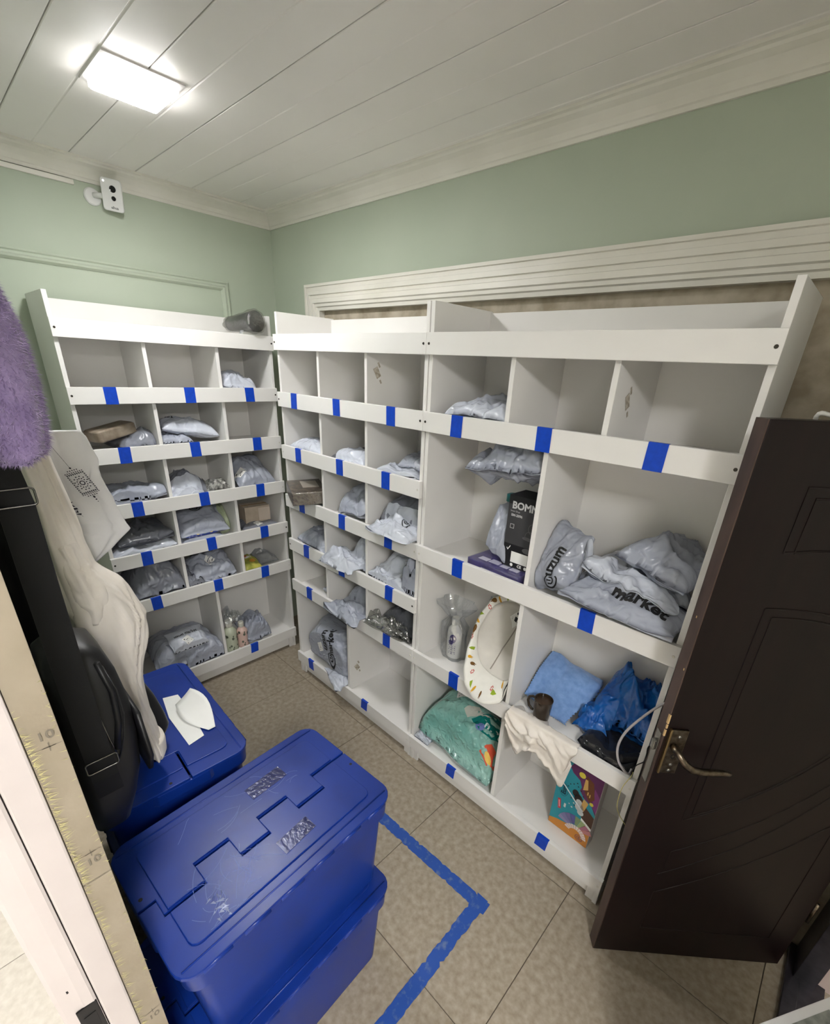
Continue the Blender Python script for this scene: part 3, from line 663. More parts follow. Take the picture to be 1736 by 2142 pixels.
pB(6, 0, .515, .13, .40, .25, .26, 'large mailer with black lettering leaning in the bottom left cell of the middle unit', seed=75, m=mailer, pitch=1.02, roll=-.12, crum=.05, curl=.05, nfold=12, puff=.6,
   prints=[stamp('uzum', .058, .06, .10, 1.80, .0018), stamp('market', .056, .34, .12, 1.80, .0018), logo(.036, .42, -.66, 1.8)] + stick(-.12, -.45, .4, .045))
pB(6, 0, .64, .035, .20, .13, .07, 'small white mailer lying on the bottom rail in front of the large lettered one', z=Z[6] - .019, over=True, sit=False, drape=False, seed=76, m=mailer_white, pitch=.35, yaw=-.5, crum=.09, taper=.3)
# --- large-celled unit
def pC(row, col, s, d, L, W, H, label, cells=cC, zt=None, zm=None, **k):
    return parcel('B', s, d, k.pop('z', F[row]), L, W, H, label, cell=cells[col], zt=Z[row], zmax=zm, group=gC, **k)
pC(1, 0, 1.43, .14, .25, .24, .075, 'pale mailer alone in the top left cell of the large-celled unit', cells=cC1, seed=81, m=mailer_white, crum=.14, curl=.02)
pC(3, 0, 1.56, .16, .30, .26, .13, 'large grey mailer balanced on top of the black carton', z=1.425, seed=83, m=mailer, roll=-.10, crum=.16, curl=.05, nfold=30, zm=F[1] - T - .006)
pC(3, 0, 1.545, .12, .10, .20, .05, 'narrow grey mailer leaning against the black carton', z=F[3] + .048, seed=85, m=mailer, pitch=1.15, roll=.15, crum=.08, taper=-.2)
pC(3, 1, 1.79, .12, .15, .22, .085, 'mailer with upright black lettering standing against the divider', seed=87, m=mailer, pitch=1.18, roll=-.1, yaw=-.15, crum=.075, nfold=22, taper=.15,
   prints=[stamp('uzum', .048, .12, -.12, 1.50, .0016), logo(.024, .25, -.72, 1.5)])
pC(3, 1, 2.02, .09, .345, .24, .05, 'wide flat mailer with bold black lettering under two other bags', z=F[3] + .012, over=True, drape=False, seed=89, m=mailer, roll=.05, crum=.26, curl=.04, nu=70, nv=38, nfold=22,
   prints=[stamp('uzum', .060, .12, -.02, -.05, .002), stamp('market', .060, .30, -.48, -.05, .002)])
pC(3, 1, 2.02, .15, .30, .20, .085, 'boxy mailer lying on the wide flat lettered one', z=F[3] + .045, seed=90, m=mailer_white, roll=.22, pitch=-.04, yaw=-.15, crum=.11, nfold=34, square=.35, curl=.02)
pC(3, 1, 2.085, .20, .22, .22, .085, 'plump mailer topmost in the pile beside the dark door', z=F[3] + .13, seed=91, m=mailer, roll=.22, yaw=-.3, crum=.11, nfold=34, square=.4, curl=.02)
# ------------------------------------------------------------------ cartons, bottles and other things in the shelving
def lathe(prof, n=24, cx=0, cy=0, flat_=1.0):
    q = MB(); q.loft([[(cx + r * math.cos(2 * PI * k / n), cy + r * flat_ * math.sin(2 * PI * k / n), z) for k in range(n)] for r, z in prof]); return q
def W(un, s, d, z): return (s, d, z) if un == 'B' else (-d, s, z)
def RZ(un, a=0.0): return a if un == 'B' else a + PI / 2
def rect2(x0, x1, y0, y1): return [(x0, y0), (x1, y0), (x1, y1), (x0, y1)]

# brown wrapped packet and boxes
q = MB(); q.loft([[(x, y, z) for x, y in rrect(w_, h_, .012)] for w_, h_, z in ((.180, .085, 0), (.190, .095, .006), (.190, .095, .044), (.178, .083, .050))])
o = obj('wrapped_packet', q, mat('dusty_brown_wrap', (150, 138, 122), .4, col2=(120, 106, 90), nscale=26, bump=.5, bscale=50, bdist=.003), loc=W('A', -.645, .10, F[2] + .068), smooth=False, bevel=.002,
        label='brown film-wrapped packet resting tilted on a grey mailer', cat='packet', group=gA)
o.rotation_euler = (0.0, -.16, PI / 2 + .38)
r = empty('wrapped_box', W('B', .415, .025, Z[3] + .010), -.42, label='brown tape-wrapped flat box sticking out over the rail', cat='box', group=gB)
r.rotation_euler = (.02, .04, -.42)
obj('carton', MB().box(-.115, .115, -.085, .085, 0, .062), brown_wrap, r, bevel=.004)
obj('paper_label', MB().box(-.085, .03, -.02, .06, .0622, .0632), mat('label_paper_grubby', (214, 204, 194), .5), r)
obj('wrap_film', MB().box(-.1165, .1165, -.0865, .0865, -.001, .0640), bubble, r, bevel=.005)
parcel('B', .48, .20, F[3], .13, .12, .10, 'wad of clear film behind the tape-wrapped box', seed=101, m=clear_haze, cell=cB[0], crum=.3, name='film_wad', cat='packaging', group=gB)
r = empty('carton', W('A', .015, .155, F[4] + .028), PI / 2 - .1, label='small beige carton standing on a flat grey mailer', cat='carton', group=gA)
obj('box', MB().box(-.075, .075, -.05, .05, 0, .10), mat('kraft_carton', (190, 176, 158), .7, col2=(178, 163, 144), nscale=20), r, bevel=.002)
obj('label_patch', MB().box(.005, .076, -.0508, -.05, .012, .088), mat('pale_kraft_label', (206, 192, 178), .6), r)
obj('tape_seam', MB().box(-.075, .075, -.008, .008, .0998, .1006), mat('packing_tape', (176, 150, 112), .25), r)
# yellow-dotted blue packet
r = empty('printed_packet', W('A', -.35, .055, F[4] + .036), PI / 2, label='blue snack packet with yellow dots at the front of its cell', cat='packet', group=gA)
q = MB(); q.loft([[(x, .022 * math.cos(t) , .015 + .014 * math.sin(t)) for t in np.linspace(0, 2 * PI, 12, endpoint=False)] if 0 < k < 6 else [(x, .024 * math.cos(t), .015 + .002 * math.sin(t)) for t in np.linspace(0, 2 * PI, 12, endpoint=False)] for k, x in enumerate(np.linspace(-.085, .085, 7))])
obj('wrapper', q, mat('blue_wrapper', (46, 62, 128), .3, nscale=40, col2=(150, 150, 180), lo=.35, hi=.5), r, smooth=True)
for k, (x, mm) in enumerate(((-.02, (226, 200, 92)), (.015, (120, 170, 80)), (.05, (236, 208, 120)))):
    q = MB(); q.loft([[(x + rr * math.cos(t), -.018 + rr * .3 * math.sin(t), .024 + rr * math.sin(t) + zz) for t in np.linspace(0, 2 * PI, 10, endpoint=False)] for rr, zz in ((.011, .0), (.009, .003))])
    obj('printed_dot', q, mat('dot%d' % k, mm, .4), r)
# colourful packet and clear bag, fifth row right
r = parcel('A', -.085, .11, F[5], .12, .16, .055, 'yellow and red printed packet in the right cell of the fifth row', seed=103, cell=cA[2], m=mat('yellow_green_print', (196, 190, 92), .35, col2=(120, 132, 52), nscale=16), crum=.06, pitch=.25, name='printed_packet', cat='packet', group=gA,
           prints=[('printed_patch', sub2(*poly2(disc2(0, 0, .026, .016, 12)), 1), -.3, .35, .3, mat('red_print', (176, 74, 52), .4)), ('printed_patch', sub2(*poly2(disc2(0, 0, .022, .014, 12)), 1), .25, -.3, .2, mat('orange_print', (216, 152, 66), .4)), ('printed_patch', sub2(*poly2(rect2(-.02, .02, -.008, .008)), 1), .1, .2, .1, paper)])
parcel('A', .035, .14, F[5], .13, .15, .05, 'clear film bag beside the yellow and red packet', seed=104, cell=cA[2], m=clear_haze, crum=.15, name='film_bag', cat='packaging', group=gA)
# two bottles, bottom right of the left unit
def bottle(un, s, d, z, prof, cap, m, capm, label, spots):
    r = empty('bottle', W(un, s, d, z + .001), 0, label=label, cat='bottle', group='bottles in the left unit')
    obj('bottle_body', lathe(prof), m, r, smooth=True); c = obj('cap', lathe(cap), capm, r); sharp_smooth(c)
    rg = random.Random(5)
    v = []; f = []
    for k in range(spots):
        a = rg.uniform(-1.6, .9); zz = rg.uniform(.02, .12); rr = prof[3][0] + .0006; h = rg.uniform(.004, .009)
        pts = [(a + h / rr * math.cos(t), zz + h * 1.3 * math.sin(t)) for t in np.linspace(0, 2 * PI, 7, endpoint=False)]
        f.append(tuple(range(len(v), len(v) + 7))); v += [(rr * math.cos(x), rr * math.sin(x), y) for x, y in pts]
    obj('leaf_print', (v, f), mat('leaf_print', (92, 98, 84), .5), r, fixn=False)
    return r
bottle('A', -.272, .062, F[6], [(.036, 0), (.039, .006), (.039, .02), (.039, .12), (.036, .140), (.022, .158), (.016, .166)], [(.019, .166), (.020, .170), (.020, .205), (.017, .210)], mat('pale_green_bottle', (186, 192, 170), .25), mat('cream_cap', (214, 212, 200), .35), 'pale green leaf-patterned bottle in the bottom right cell', 16)
bottle('A', -.200, .060, F[6], [(.031, 0), (.034, .006), (.034, .02), (.034, .10), (.031, .115), (.019, .130), (.014, .138)], [(.016, .138), (.017, .142), (.017, .168), (.014, .172)], mat('pale_pink_bottle', (214, 184, 172), .25), mat('cream_cap', (214, 212, 200)), 'pale pink patterned bottle beside the green one', 10)
parcel('A', -.245, .085, F[6] + .150, .10, .09, .07, 'twist of clear film over the bottle caps', seed=107, m=clear, cell=cA6[1], crum=.35, name='film_wad', cat='packaging', group=gA)
# rolled item on top of the left unit
r = empty('wrapped_roll', (-.10, .035, 1.955), 0, label='black roll in clear film lying on top of the unit under the camera', cat='roll')
ax = Vector((.255, .030, .012)).normalized(); ctr = Vector((0, 0, 0))
def along(t, rr, m_, nm, n=18, bumpy=0.0, sd=0):
    rg = random.Random(sd); rings = []
    a = ax.cross(Vector((0, 0, 1))).normalized(); b = a.cross(ax).normalized()
    for tt, r_ in zip(t, rr):
        rings.append([tuple(ctr + ax * tt + (a * math.cos(2 * PI * k / n) + b * math.sin(2 * PI * k / n)) * r_ * (1 + rg.uniform(-bumpy, bumpy))) for k in range(n)])
    q = MB(); q.loft(rings); return obj(nm, q, m_, r, smooth=True)
along([-.11, -.108, -.02, .115, .117], [.030, .032, .036, .049, .046], mat('black_roll', (30, 30, 32), .35, nscale=30, col2=(60, 60, 62)), 'roll')
along([-.165, -.13, -.115, -.06, -.01, .04, .09, .118, .126, .127], [.012, .02, .036, .038, .042, .045, .054, .054, .047, .02], bubble, 'film', 22, .035, 4)
q = MB()
rg = random.Random(9)
for k in range(5):
    x = .02 + k * .01; q.add([(x, -.03 - .004 * k, -.038), (x + .012, -.035, -.036), (x + .016 + rg.uniform(-.01, .01), -.045 + rg.uniform(-.01, .01), -.06 - rg.uniform(0, .015))], [(0, 1, 2)])
obj('loose_film_end', q, clear_haze, r, fixn=False)
# bubble-wrapped long roll, middle unit
outer = parcel('B', 1.01, .045, Z[5] - .028, .29, .105, .085, 'long silvery bubble-wrapped packet along the fifth rail', seed=109, m=bubble, cell=cB[2], zt=Z[5], over=True, sit=False, roll=.16, yaw=.05, crum=.16, name='wrapped_packet', cat='packet', group=gB, nfold=40, nu=60)
inner = parcel('B', 1.01, .045, Z[5] - .024, .27, .085, .060, None, seed=110, m=silver_wrap, cell=cB[2], zt=Z[5], over=True, sit=False, drape=False, roll=.16, yaw=.05, crum=.12, name='inner_packet', cat=None, group=None)
inner.parent = outer; inner.location = (0, 0, .004)
# --- large-celled unit, second row: purple flat box, black carton, jug
z3 = F[3]
r = empty('flat_box', (1.575, .115, z3 + .001), -.06, label='flat purple box lying under the black carton', cat='box', group=gC)
obj('box', MB().box(-.115, .115, -.085, .085, 0, .044), mat('purple_print', (84, 74, 142), .3, col2=(60, 52, 112), nscale=40), r, bevel=.002)
for x0, x1, y0, y1 in ((-.085, -.045, -.062, -.034), (-.04, .005, -.058, -.026), (.012, .045, -.060, -.03), (.052, .088, -.058, -.032)):
    obj('printed_patch', MB().box(x0, x1, y0, y1, .0442, .0448), mat('lilac_white', (222, 220, 238), .35), r)
obj('printed_patch', MB().box(-.05, .06, -.0858, -.0852, .012, .026), mat('lilac_white', (222, 220, 238)), r)
obj('film', MB().box(-.1165, .1165, -.0865, .0865, -.0, .0462), film('tight_film', (245, 245, 248), .16, .08, .02), r, bevel=.003)
bx0, bx1, by0, bz0, bz1 = 1.578, 1.708, .075, z3 + .0485, 1.418
r = empty('carton', ((bx0 + bx1) / 2, by0 + .05, bz0), 0, label='black carton with grey capital letters standing on the flat purple box', cat='carton', group=gC)
hw = (bx1 - bx0) / 2
obj('box', MB().box(-hw, hw, -.05, .05, 0, bz1 - bz0), mat('black_carton', (26, 26, 28), .45), r, bevel=.0012)
FM = lambda a, b: (a, -.0512, b)
flat(lambda a, b: (a, -.0508, b), *poly2(rect2(-hw + .001, hw - .001, .085, bz1 - bz0 - .03)), mat('charcoal_print', (62, 62, 64), .5), 'printed_field', r)
lt = mat('light_grey_print', (196, 196, 196), .5)
def tx(s_, sz, x, z_, m_=lt, bold=.0, par=None, mp=FM): 
    v, f = text2d(s_, sz, bold); return flat(mp, [(x + a, z_ + b) for a, b in v], f, m_, 'lettering', par or r)
tx('BOMN', .034, .0, .222, lt, .0012); tx('Smart Shop', .008, -.036, .202); tx('BM-2096', .012, -.028, .188, lt, .0004)
v, f = join2(poly2(rect2(-.049, -.047, .141, .157)), poly2(rect2(-.049, -.033, .141, .143)), poly2(rect2(-.035, -.033, .141, .157)), poly2(rect2(-.049, -.033, .155, .157)))
flat(FM, v, f, lt, 'printed_box', r)
v, f = poly2([(-.052, .068), (-.046, .060), (-.036, .077), (-.038, .079), (-.046, .065), (-.050, .070)]); flat(FM, v, f, paper, 'printed_tick', r)
v, f = join2(ring2(.03, .128, .015, .017), ring2(.042, .155, .018, .020), poly2(disc2(.022, .118, .018, .006, 14)), poly2(disc2(.03, .074, .02, .010, 14)))
flat(FM, v, f, mat('grey_picture_print', (96, 96, 98), .5), 'printed_picture', r)
flat(lambda a, b: (a, -.0516, b), *poly2(rect2(-.030, .036, .020, .060)), paper, 'sticker', r)
tx('CE', .014, .008, .010, paper, .0006)
for xx in (-.024, .032): flat(FM, *poly2(disc2(xx, .010, .006)), paper, 'printed_icon', r)
r = empty('jug', (1.50, .225, z3 + .001), 0, label='clear jug of teal liquid behind the black carton', cat='jug', group=gC)
def rl(ws, m_, nm, **k):
    q = MB(); q.loft([[(x, y, z_) for x, y in rrect(a, b, min(a, b) * .3, 4)] for a, b, z_ in ws]); return obj(nm, q, m_, r, smooth=False, **k)
sharp_smooth(rl(((.09, .09, 0), (.094, .094, .004), (.094, .094, .175), (.07, .07, .205), (.04, .04, .22), (.036, .036, .235)), film('jug_plastic', (215, 228, 230), .25, .1, .15, .1), 'jug_body'))
sharp_smooth(rl(((.086, .086, .004), (.088, .088, .172), (.075, .075, .190)), mat('teal_liquid', (24, 128, 130), .2), 'liquid'))
sharp_smooth(rl(((.0955, .0955, .06), (.0955, .0955, .145)), mat('dark_jug_label', (32, 40, 58), .4), 'label'))
sharp_smooth(rl(((.042, .042, .235), (.042, .042, .262)), mat('teal_cap', (30, 120, 122), .4), 'cap'))
# --- large-celled unit, third row
z5 = F[5]
r = empty('lotion_bottle', (1.352, .135, z5 + .0015), .2, label='white lotion bottle with violet label in a clear bag', cat='bottle', group=gC)
b = obj('bottle_body', lathe([(.030, 0), (.034, .005), (.034, .02), (.034, .12), (.030, .145), (.016, .162), (.013, .17)], 28, flat_=.7), mat('white_bottle', (232, 230, 224), .28), r, smooth=True)
obj('pump_cap', lathe([(.016, .17), (.017, .172), (.017, .200), (.013, .204)], 20), mat('white_cap', (224, 222, 214), .3), r)
def onb(a, z_): t = a / .034 - PI / 2; return (.0346 * math.cos(t), .0346 * .7 * math.sin(t), z_)
flat(onb, *sub2(*poly2(disc2(.004, .105, .016, .022, 12), disc2(-.006, .084, .012, .012, 10)), 1), mat('violet_print', (58, 38, 110), .4), 'violet_print', r)
for k, zz in enumerate((.066, .056, .046, .034, .026)):
    flat(onb, *sub2(*poly2(rect2(-.016 + .004 * (k % 2), .018, zz, zz + .004)), 1), mat('violet_small_print', (92, 80, 130), .4), 'lettering', r)
q = MB(); rg = random.Random(2); rings = []
for z_, a in ((.0, .046), (.03, .050), (.10, .050), (.16, .050), (.19, .034), (.205, .026), (.23, .046), (.262, .070), (.275, .075)):
    rings.append([(a * (1.15 + .18 * math.sin(5 * t + z_ * 30)) * math.cos(t) + rg.uniform(-.003, .003), .8 * a * (1 + .15 * math.sin(4 * t + z_ * 20)) * math.sin(t) + rg.uniform(-.003, .003), z_) for t in np.linspace(0, 2 * PI, 30, endpoint=False)])
q.loft(rings, True, False); obj('clear_bag', q, clear, r, smooth=True, fixn=False)
parcel('B', 1.47, .255, z5, .12, .28, .05, 'grey translucent mailer standing behind the printed hood', seed=121, m=clear_haze, cell=cC[0], pitch=1.25, crum=.10, name='film_bag', cat='packaging', group=gC)
# printed child's hood with pale lining, leaning out over the rail
hood = empty('baby_nest', (1.59, .09, z5 + .03), 0, label='pale padded nest with animal-print border leaning over the rail', cat='baby nest')
P0 = np.array([1.645, -.030, .628]); P1 = np.array([1.560, .225, .985])
up_ = P1 - P0; Lh = np.linalg.norm(up_); up_ /= Lh; sd_ = np.array([1, .10, .0]); sd_ -= up_ * (sd_ @ up_); sd_ /= np.linalg.norm(sd_); nn_ = np.cross(sd_, up_)
nn_ = nn_ if nn_[1] < 0 else -nn_
hc = (P0 + P1) / 2; org = np.array([1.59, .09, z5 + .03])
def rin(t): return .82 - .34 * max(0, -math.sin(t + .25)) ** 1.4
def hoodp(r_, t, off=0.0):
    a, b_ = .128, Lh / 2
    x = a * r_ * np.sign(math.cos(t)) * abs(math.cos(t)) ** .8; y = b_ * r_ * math.sin(t)
    ri = rin(t); dish = -.045 * (1 - r_ ** 2) + (.020 * math.sin((r_ - ri) / (1 - ri) * PI) if r_ > ri else 0)
    low = .03 * max(0, -math.sin(t)) * r_ ** 4 * (1 + .4 * math.sin(7 * t))
    wr = (.004 * math.sin(9 * t + 8 * r_) + .0025 * math.sin(17 * t - 11 * r_)) * r_ ** 3
    p_ = hc + sd_ * x + up_ * y + nn_ * (dish + low + wr + off)
    p_[0] = min(p_[0], 1.7065); p_[1] = min(p_[1], .312)
    if p_[1] > -.004: p_[2] = max(p_[2], z5 + .003 if p_[1] > .018 else Z[5] + .003)
    return p_ - org
def hood_surf(r0, r1, nr, nt, m_, nm, thick):
    vs = []; 
    for off in (0.0, -thick):
        for i in range(nr + 1):
            for k in range(nt):
                t_ = 2 * PI * k / nt; a0_, a1_ = (0.0, rin(t_) + .02) if r0 == 0 else (rin(t_), 1.0)
                vs.append(hoodp(a0_ + (a1_ - a0_) * i / nr, t_, off))
    n = (nr + 1) * nt; f = []
    for i in range(nr):
        for k in range(nt):
            a = i * nt + k; b_ = i * nt + (k + 1) % nt; f += [(a, b_, b_ + nt, a + nt), (n + a, n + a + nt, n + b_ + nt, n + b_)]
    for k in range(nt):
        a = nr * nt + k; b_ = nr * nt + (k + 1) % nt; f.append((a, b_, n + b_, n + a))
    return obj(nm, (vs, f), m_, hood, smooth=True, fixn=False)
hood_surf(.0, .78, 14, 56, mat('pale_lining', (206, 202, 194), .8, nscale=20, bump=.1, bscale=200, bdist=.001), 'lining', .004)
hood_surf(.76, 1.0, 8, 72, mat('white_print_cotton', (232, 230, 222), .8, nscale=20), 'border', .012)
q = MB(); q.tube([tuple(hoodp(abs(r_), PI / 2 - .55 if r_ > 0 else -PI / 2 - .35, .001)) for r_ in np.linspace(.72, -.44, 24)], .0022, 6); obj('seam', q, mat('seam_thread', (150, 144, 134), .8), hood)
pm = [mat('leaf_green', (140, 164, 36), .8), mat('print_orange', (214, 160, 38), .8), mat('print_brown', (112, 78, 30), .8), mat('print_red', (196, 84, 76), .8)]
rg = random.Random(12)
for k in range(30):
    t = 2 * PI * k / 30 + rg.uniform(-.06, .06); r0 = rin(t) + (1 - rin(t)) * rg.uniform(.25, .8); mm = pm[k % 4]; sz = rg.uniform(.011, .019)
    if k % 4 == 3: pl = [disc2(.007 * math.cos(a), .007 * math.sin(a), .0032, .0032, 7) for a in np.linspace(0, 2 * PI, 6, endpoint=False)]
    elif k % 4 == 0: pl = [[(-.5 * sz, -sz), (.5 * sz, -sz), (.1 * sz, -.1 * sz), (.42 * sz, -.1 * sz), (0, sz), (-.42 * sz, -.1 * sz), (-.1 * sz, -.1 * sz)]]
    else: pl = [disc2(0, 0, sz * .5, sz, 9), rect2(-sz * .3, -sz * .1, -sz * 1.4, 0), rect2(sz * .1, sz * .3, -sz * 1.4, 0)]
    v, f = sub2(*poly2(*pl), 1); a0 = rg.uniform(0, 6)
    v = [(a * math.cos(a0) - b_ * math.sin(a0), a * math.sin(a0) + b_ * math.cos(a0)) for a, b_ in v]
    flat(lambda a, b_: hoodp(min(.99, r0 + a / .19), t + b_ / .19, .0012), v, f, mm, 'animal_print', hood)
flat(lambda a, b_: hoodp(.58 + b_ / .17, 1.25 - a / .085, .006), *sub2(*poly2([(-.026, 0), (0, -.030), (.026, 0), (0, .030)]), 1), paper, 'sticker', hood)
flat(lambda a, b_: hoodp(.58 + b_ / .17, 1.25 - a / .085, .0075), *poly2(rect2(-.006, .008, -.006, .008), disc2(0, .019, .004), rect2(-.017, -.012, -.004, .002), rect2(.012, .017, -.004, .002)), print_black, 'sticker_print', hood)
# blue pinked cloth
cl = empty('cleaning_cloth', (1.85, .18, z5), 0, label='light blue cleaning cloth with zigzag edges behind the mug', cat='cloth')
cA_ = np.array([1.740, .292, .765]); cB_ = np.array([1.955, .286, .745]); cC_ = np.array([1.935, .105, .619]); cD_ = np.array([1.730, .125, .640])
NU, NV = 60, 44; vs = []
rngc = np.random.default_rng(4); Fc = folds(rngc, 10, .2, .6, .012)
for side in (0, 1):
    for i in range(NU):
        for j in range(NV):
            u, v = i / (NU - 1), j / (NV - 1)
            bl = (1 - u) * (1 - v) * cA_ + u * (1 - v) * cB_ + u * v * cC_ + (1 - u) * v * cD_
            bulge = .055 * math.sin(PI * min(1, v * 1.15)) ** 1 * math.sin(PI * (u * .8 + .1))
            p_ = bl + np.array([0, -.25, 1]) * bulge
            p_[2] += float(fold_h(Fc, np.array([2 * u - 1]), np.array([2 * v - 1]))[0])
            if u in (0, 1): p_[0] += (.004 if j % 2 else -.002) * (1 if u else -1)
            if v == 1: p_[1] += (-.004 if i % 2 else .002); p_[0] += .012 * math.sin(u * 9)
            p_[0] += .02 * math.sin(v * 5) * u
            p_[2] = max(p_[2], z5 + .003) - (.004 if side else 0) * .6; p_[1] = min(p_[1], .312)
            vs.append(p_ - np.array([1.85, .18, z5]))
n = NU * NV; f = []
for i in range(NU - 1):
    for j in range(NV - 1):
        a = i * NV + j; f += [(a, a + NV, a + NV + 1, a + 1), (n + a, n + a + 1, n + a + NV + 1, n + a + NV)]
bd = [i * NV for i in range(NU)] + [(NU - 1) * NV + j for j in range(1, NV)] + [i * NV + NV - 1 for i in range(NU - 2, -1, -1)] + [j for j in range(NV - 2, 0, -1)]
f += [(bd[k], bd[k] + n, bd[(k + 1) % len(bd)] + n, bd[(k + 1) % len(bd)]) for k in range(len(bd))]
obj('cloth', (vs, f), mat('light_blue_microfibre', (136, 174, 228), .9, col2=(116, 154, 214), nscale=45, bump=.6, bscale=120, bdist=.003, sheen=.3), cl, smooth=True)
# mug of dark glass
mg = empty('mug', (1.835, .072, z5 + .001), 0, label='smoked glass mug of coffee standing behind the white rag', cat='mug')
gl = mat('smoked_glass', (58, 48, 38), .08, spec=.6, col2=(52, 43, 34))
b = obj('cup', lathe([(.024, 0), (.028, .002), (.030, .010), (.0345, .088), (.0345, .090), (.0322, .090), (.0318, .078), (.0, .078)], 32), gl, mg); sharp_smooth(b)
obj('coffee', lathe([(.0316, .0785), (.0316, .0795), (0.0, .0796)], 32), mat('coffee', (66, 50, 38), .12), mg, smooth=False)
q = MB(); q.tube([(-.030, 0, .076), (-.042, -.002, .080), (-.056, -.003, .072), (-.060, -.003, .052), (-.053, -.002, .032), (-.040, -.001, .022), (-.029, 0, .022)], .0052, 10); obj('handle', q, gl, mg, smooth=True)
# white rag over the rail
rag = empty('rag', (1.885, 0, Z[5]), 0, label='crumpled white rag hanging over the rail in front of the mug', cat='rag')
ub = [0, .12, .25, .38, .5, .62, .75, .88, .95, 1.0]; zbm = [.575, .505, .482, .520, .535, .528, .505, .452, .470, .585]
NU, NV = 70, 40; vs = []; Fr = folds(np.random.default_rng(8), 26, .06, .3, .007)
for side in (0, 1):
    for i in range(NU):
        u = i / (NU - 1); zend = np.interp(u, ub, zbm) + .004 * math.sin(u * 60); s_ = 1.742 + .272 * u
        back = .05 + .035 * math.sin(u * 5 + 1) * (u > .3) + .01 * math.sin(u * 31)
        for j in range(NV):
            v = j / (NV - 1); h = float(fold_h(Fr, np.array([2 * u - 1]), np.array([2 * v - 1]))[0])
            if v < .22: t = v / .22; p_ = np.array([s_, .018 + back * (1 - t), Z[5] + .003 - (Z[5] - z5 - .002) * (1 - t) ** .7 * (1 if back * (1 - t) > .004 else 0)]); p_[2] = max(p_[2], z5 + .003) + abs(h) * .3
            elif v < .30: t = (v - .22) / .08; p_ = np.array([s_, .018 - .026 * t, Z[5] + .004])
            else: t = (v - .30) / .70; p_ = np.array([s_ + .006 * math.sin(v * 9 + u * 4), -.008 - .010 * math.sin(t * 2.4) - abs(h) * 1.5 * min(1, t * 4) - .006 * (1 + math.sin(u * 17 + t * 3)) * t, Z[5] + .003 - (Z[5] - zend) * t])
            if side: p_[1] += .0022 if v >= .30 else 0; p_[2] -= .002 if v < .30 else 0
            vs.append(p_ - np.array([1.885, 0, Z[5]]))
n = NU * NV; f = []
for i in range(NU - 1):
    for j in range(NV - 1):
        a = i * NV + j; f += [(a, a + NV, a + NV + 1, a + 1), (n + a, n + a + 1, n + a + NV + 1, n + a + NV)]
bd = [i * NV for i in range(NU)] + [(NU - 1) * NV + j for j in range(1, NV)] + [i * NV + NV - 1 for i in range(NU - 2, -1, -1)] + [j for j in range(NV - 2, 0, -1)]
f += [(bd[k], bd[k] + n, bd[(k + 1) % len(bd)] + n, bd[(k + 1) % len(bd)]) for k in range(len(bd))]
obj('rag_cloth', (vs, f), mat('white_rag', (228, 222, 214), .9, col2=(216, 208, 198), nscale=12, bump=.4, bscale=60, bdist=.003), rag, smooth=True)
# blue plastic bags, black packet, cables
bluebag = mat('blue_plastic_bag', (28, 116, 204), .22, col2=(14, 86, 174), nscale=9, trans=.2, bump=.5, bscale=40, bdist=.006, spec=.6, ridged=.8, rscale=34)
parcel('B', 2.09, .225, z5, .22, .18, .19, 'crumpled blue plastic bag heaped in the corner beside the cloth', seed=131, m=bluebag, cell=cC[1], crum=.11, curl=.03, wob=.12, name='plastic_bag', cat='plastic bag', group='blue plastic bags', nfold=40, nu=56, nv=46, square=.4)
parcel('B', 2.005, .155, z5, .11, .11, .085, 'small crumpled blue plastic bag peeping out beside the cloth', seed=132, m=bluebag, cell=cC[1], crum=.15, curl=.02, wob=.12, name='plastic_bag', cat='plastic bag', group='blue plastic bags', nfold=30)
parcel('B', 2.10, .105, z5, .19, .17, .055, 'flat glossy black packet under the grey cable', seed=133, m=mat('black_film', (22, 23, 27), .16, col2=(34, 35, 40), nscale=6, spec=.6), cell=cC[1], zt=Z[5], yaw=-.25, crum=.03, square=.15, name='black_packet', cat='packet')
ad = empty('power_adapter', (2.165, .055, z5 + .055), .9, label='small black power plug with white prongs on the black packet', cat='power plug')
obj('plug_body', MB().box(-.035, .03, -.009, .009, .0, .024), mat('black_plastic', (20, 20, 22), .35), ad, bevel=.003)
obj('plug_collar', MB().box(.03, .042, -.010, .010, -.002, .020), mat('white_plastic', (220, 220, 218), .35), ad, bevel=.002)
def cable(name, pts, r_, m_, label):
    P = [Vector(p) for p in pts]; out = []
    for i in range(len(P) - 1):
        p0, p1, p2, p3 = P[max(i - 1, 0)], P[i], P[i + 1], P[min(i + 2, len(P) - 1)]
        for t in np.linspace(0, 1, 7)[:-1]:
            out.append(.5 * ((2 * p1) + (-p0 + p2) * t + (2 * p0 - 5 * p1 + 4 * p2 - p3) * t * t + (-p0 + 3 * p1 - 3 * p2 + p3) * t ** 3))
    out.append(P[-1]); o_ = P[0]
    q = MB(); q.tube([tuple(p - o_) for p in out], r_, 8); return obj(name, q, m_, loc=tuple(o_), smooth=True, label=label, cat='cable')
cable('cable', [(2.23, -.03, .99), (2.209, -.012, .965), (2.173, -.010, .895), (2.142, -.010, .818), (2.132, -.010, .753), (2.143, -.008, .701), (2.165, -.004, .672), (2.180, .008, .656), (2.180, .03, .66)], .0038, mat('grey_cable', (176, 172, 174), .4), 'thick grey cable looping down in front of the blue bag')
cable('cable', [(2.188, .022, .66), (2.191, -.012, .668), (2.179, -.02, .613), (2.183, -.02, .532), (2.212, -.02, .492), (2.238, -.02, .475)], .0012, mat('yellow_wire', (214, 204, 132), .4), 'thin yellow wire hanging past the corner rail')
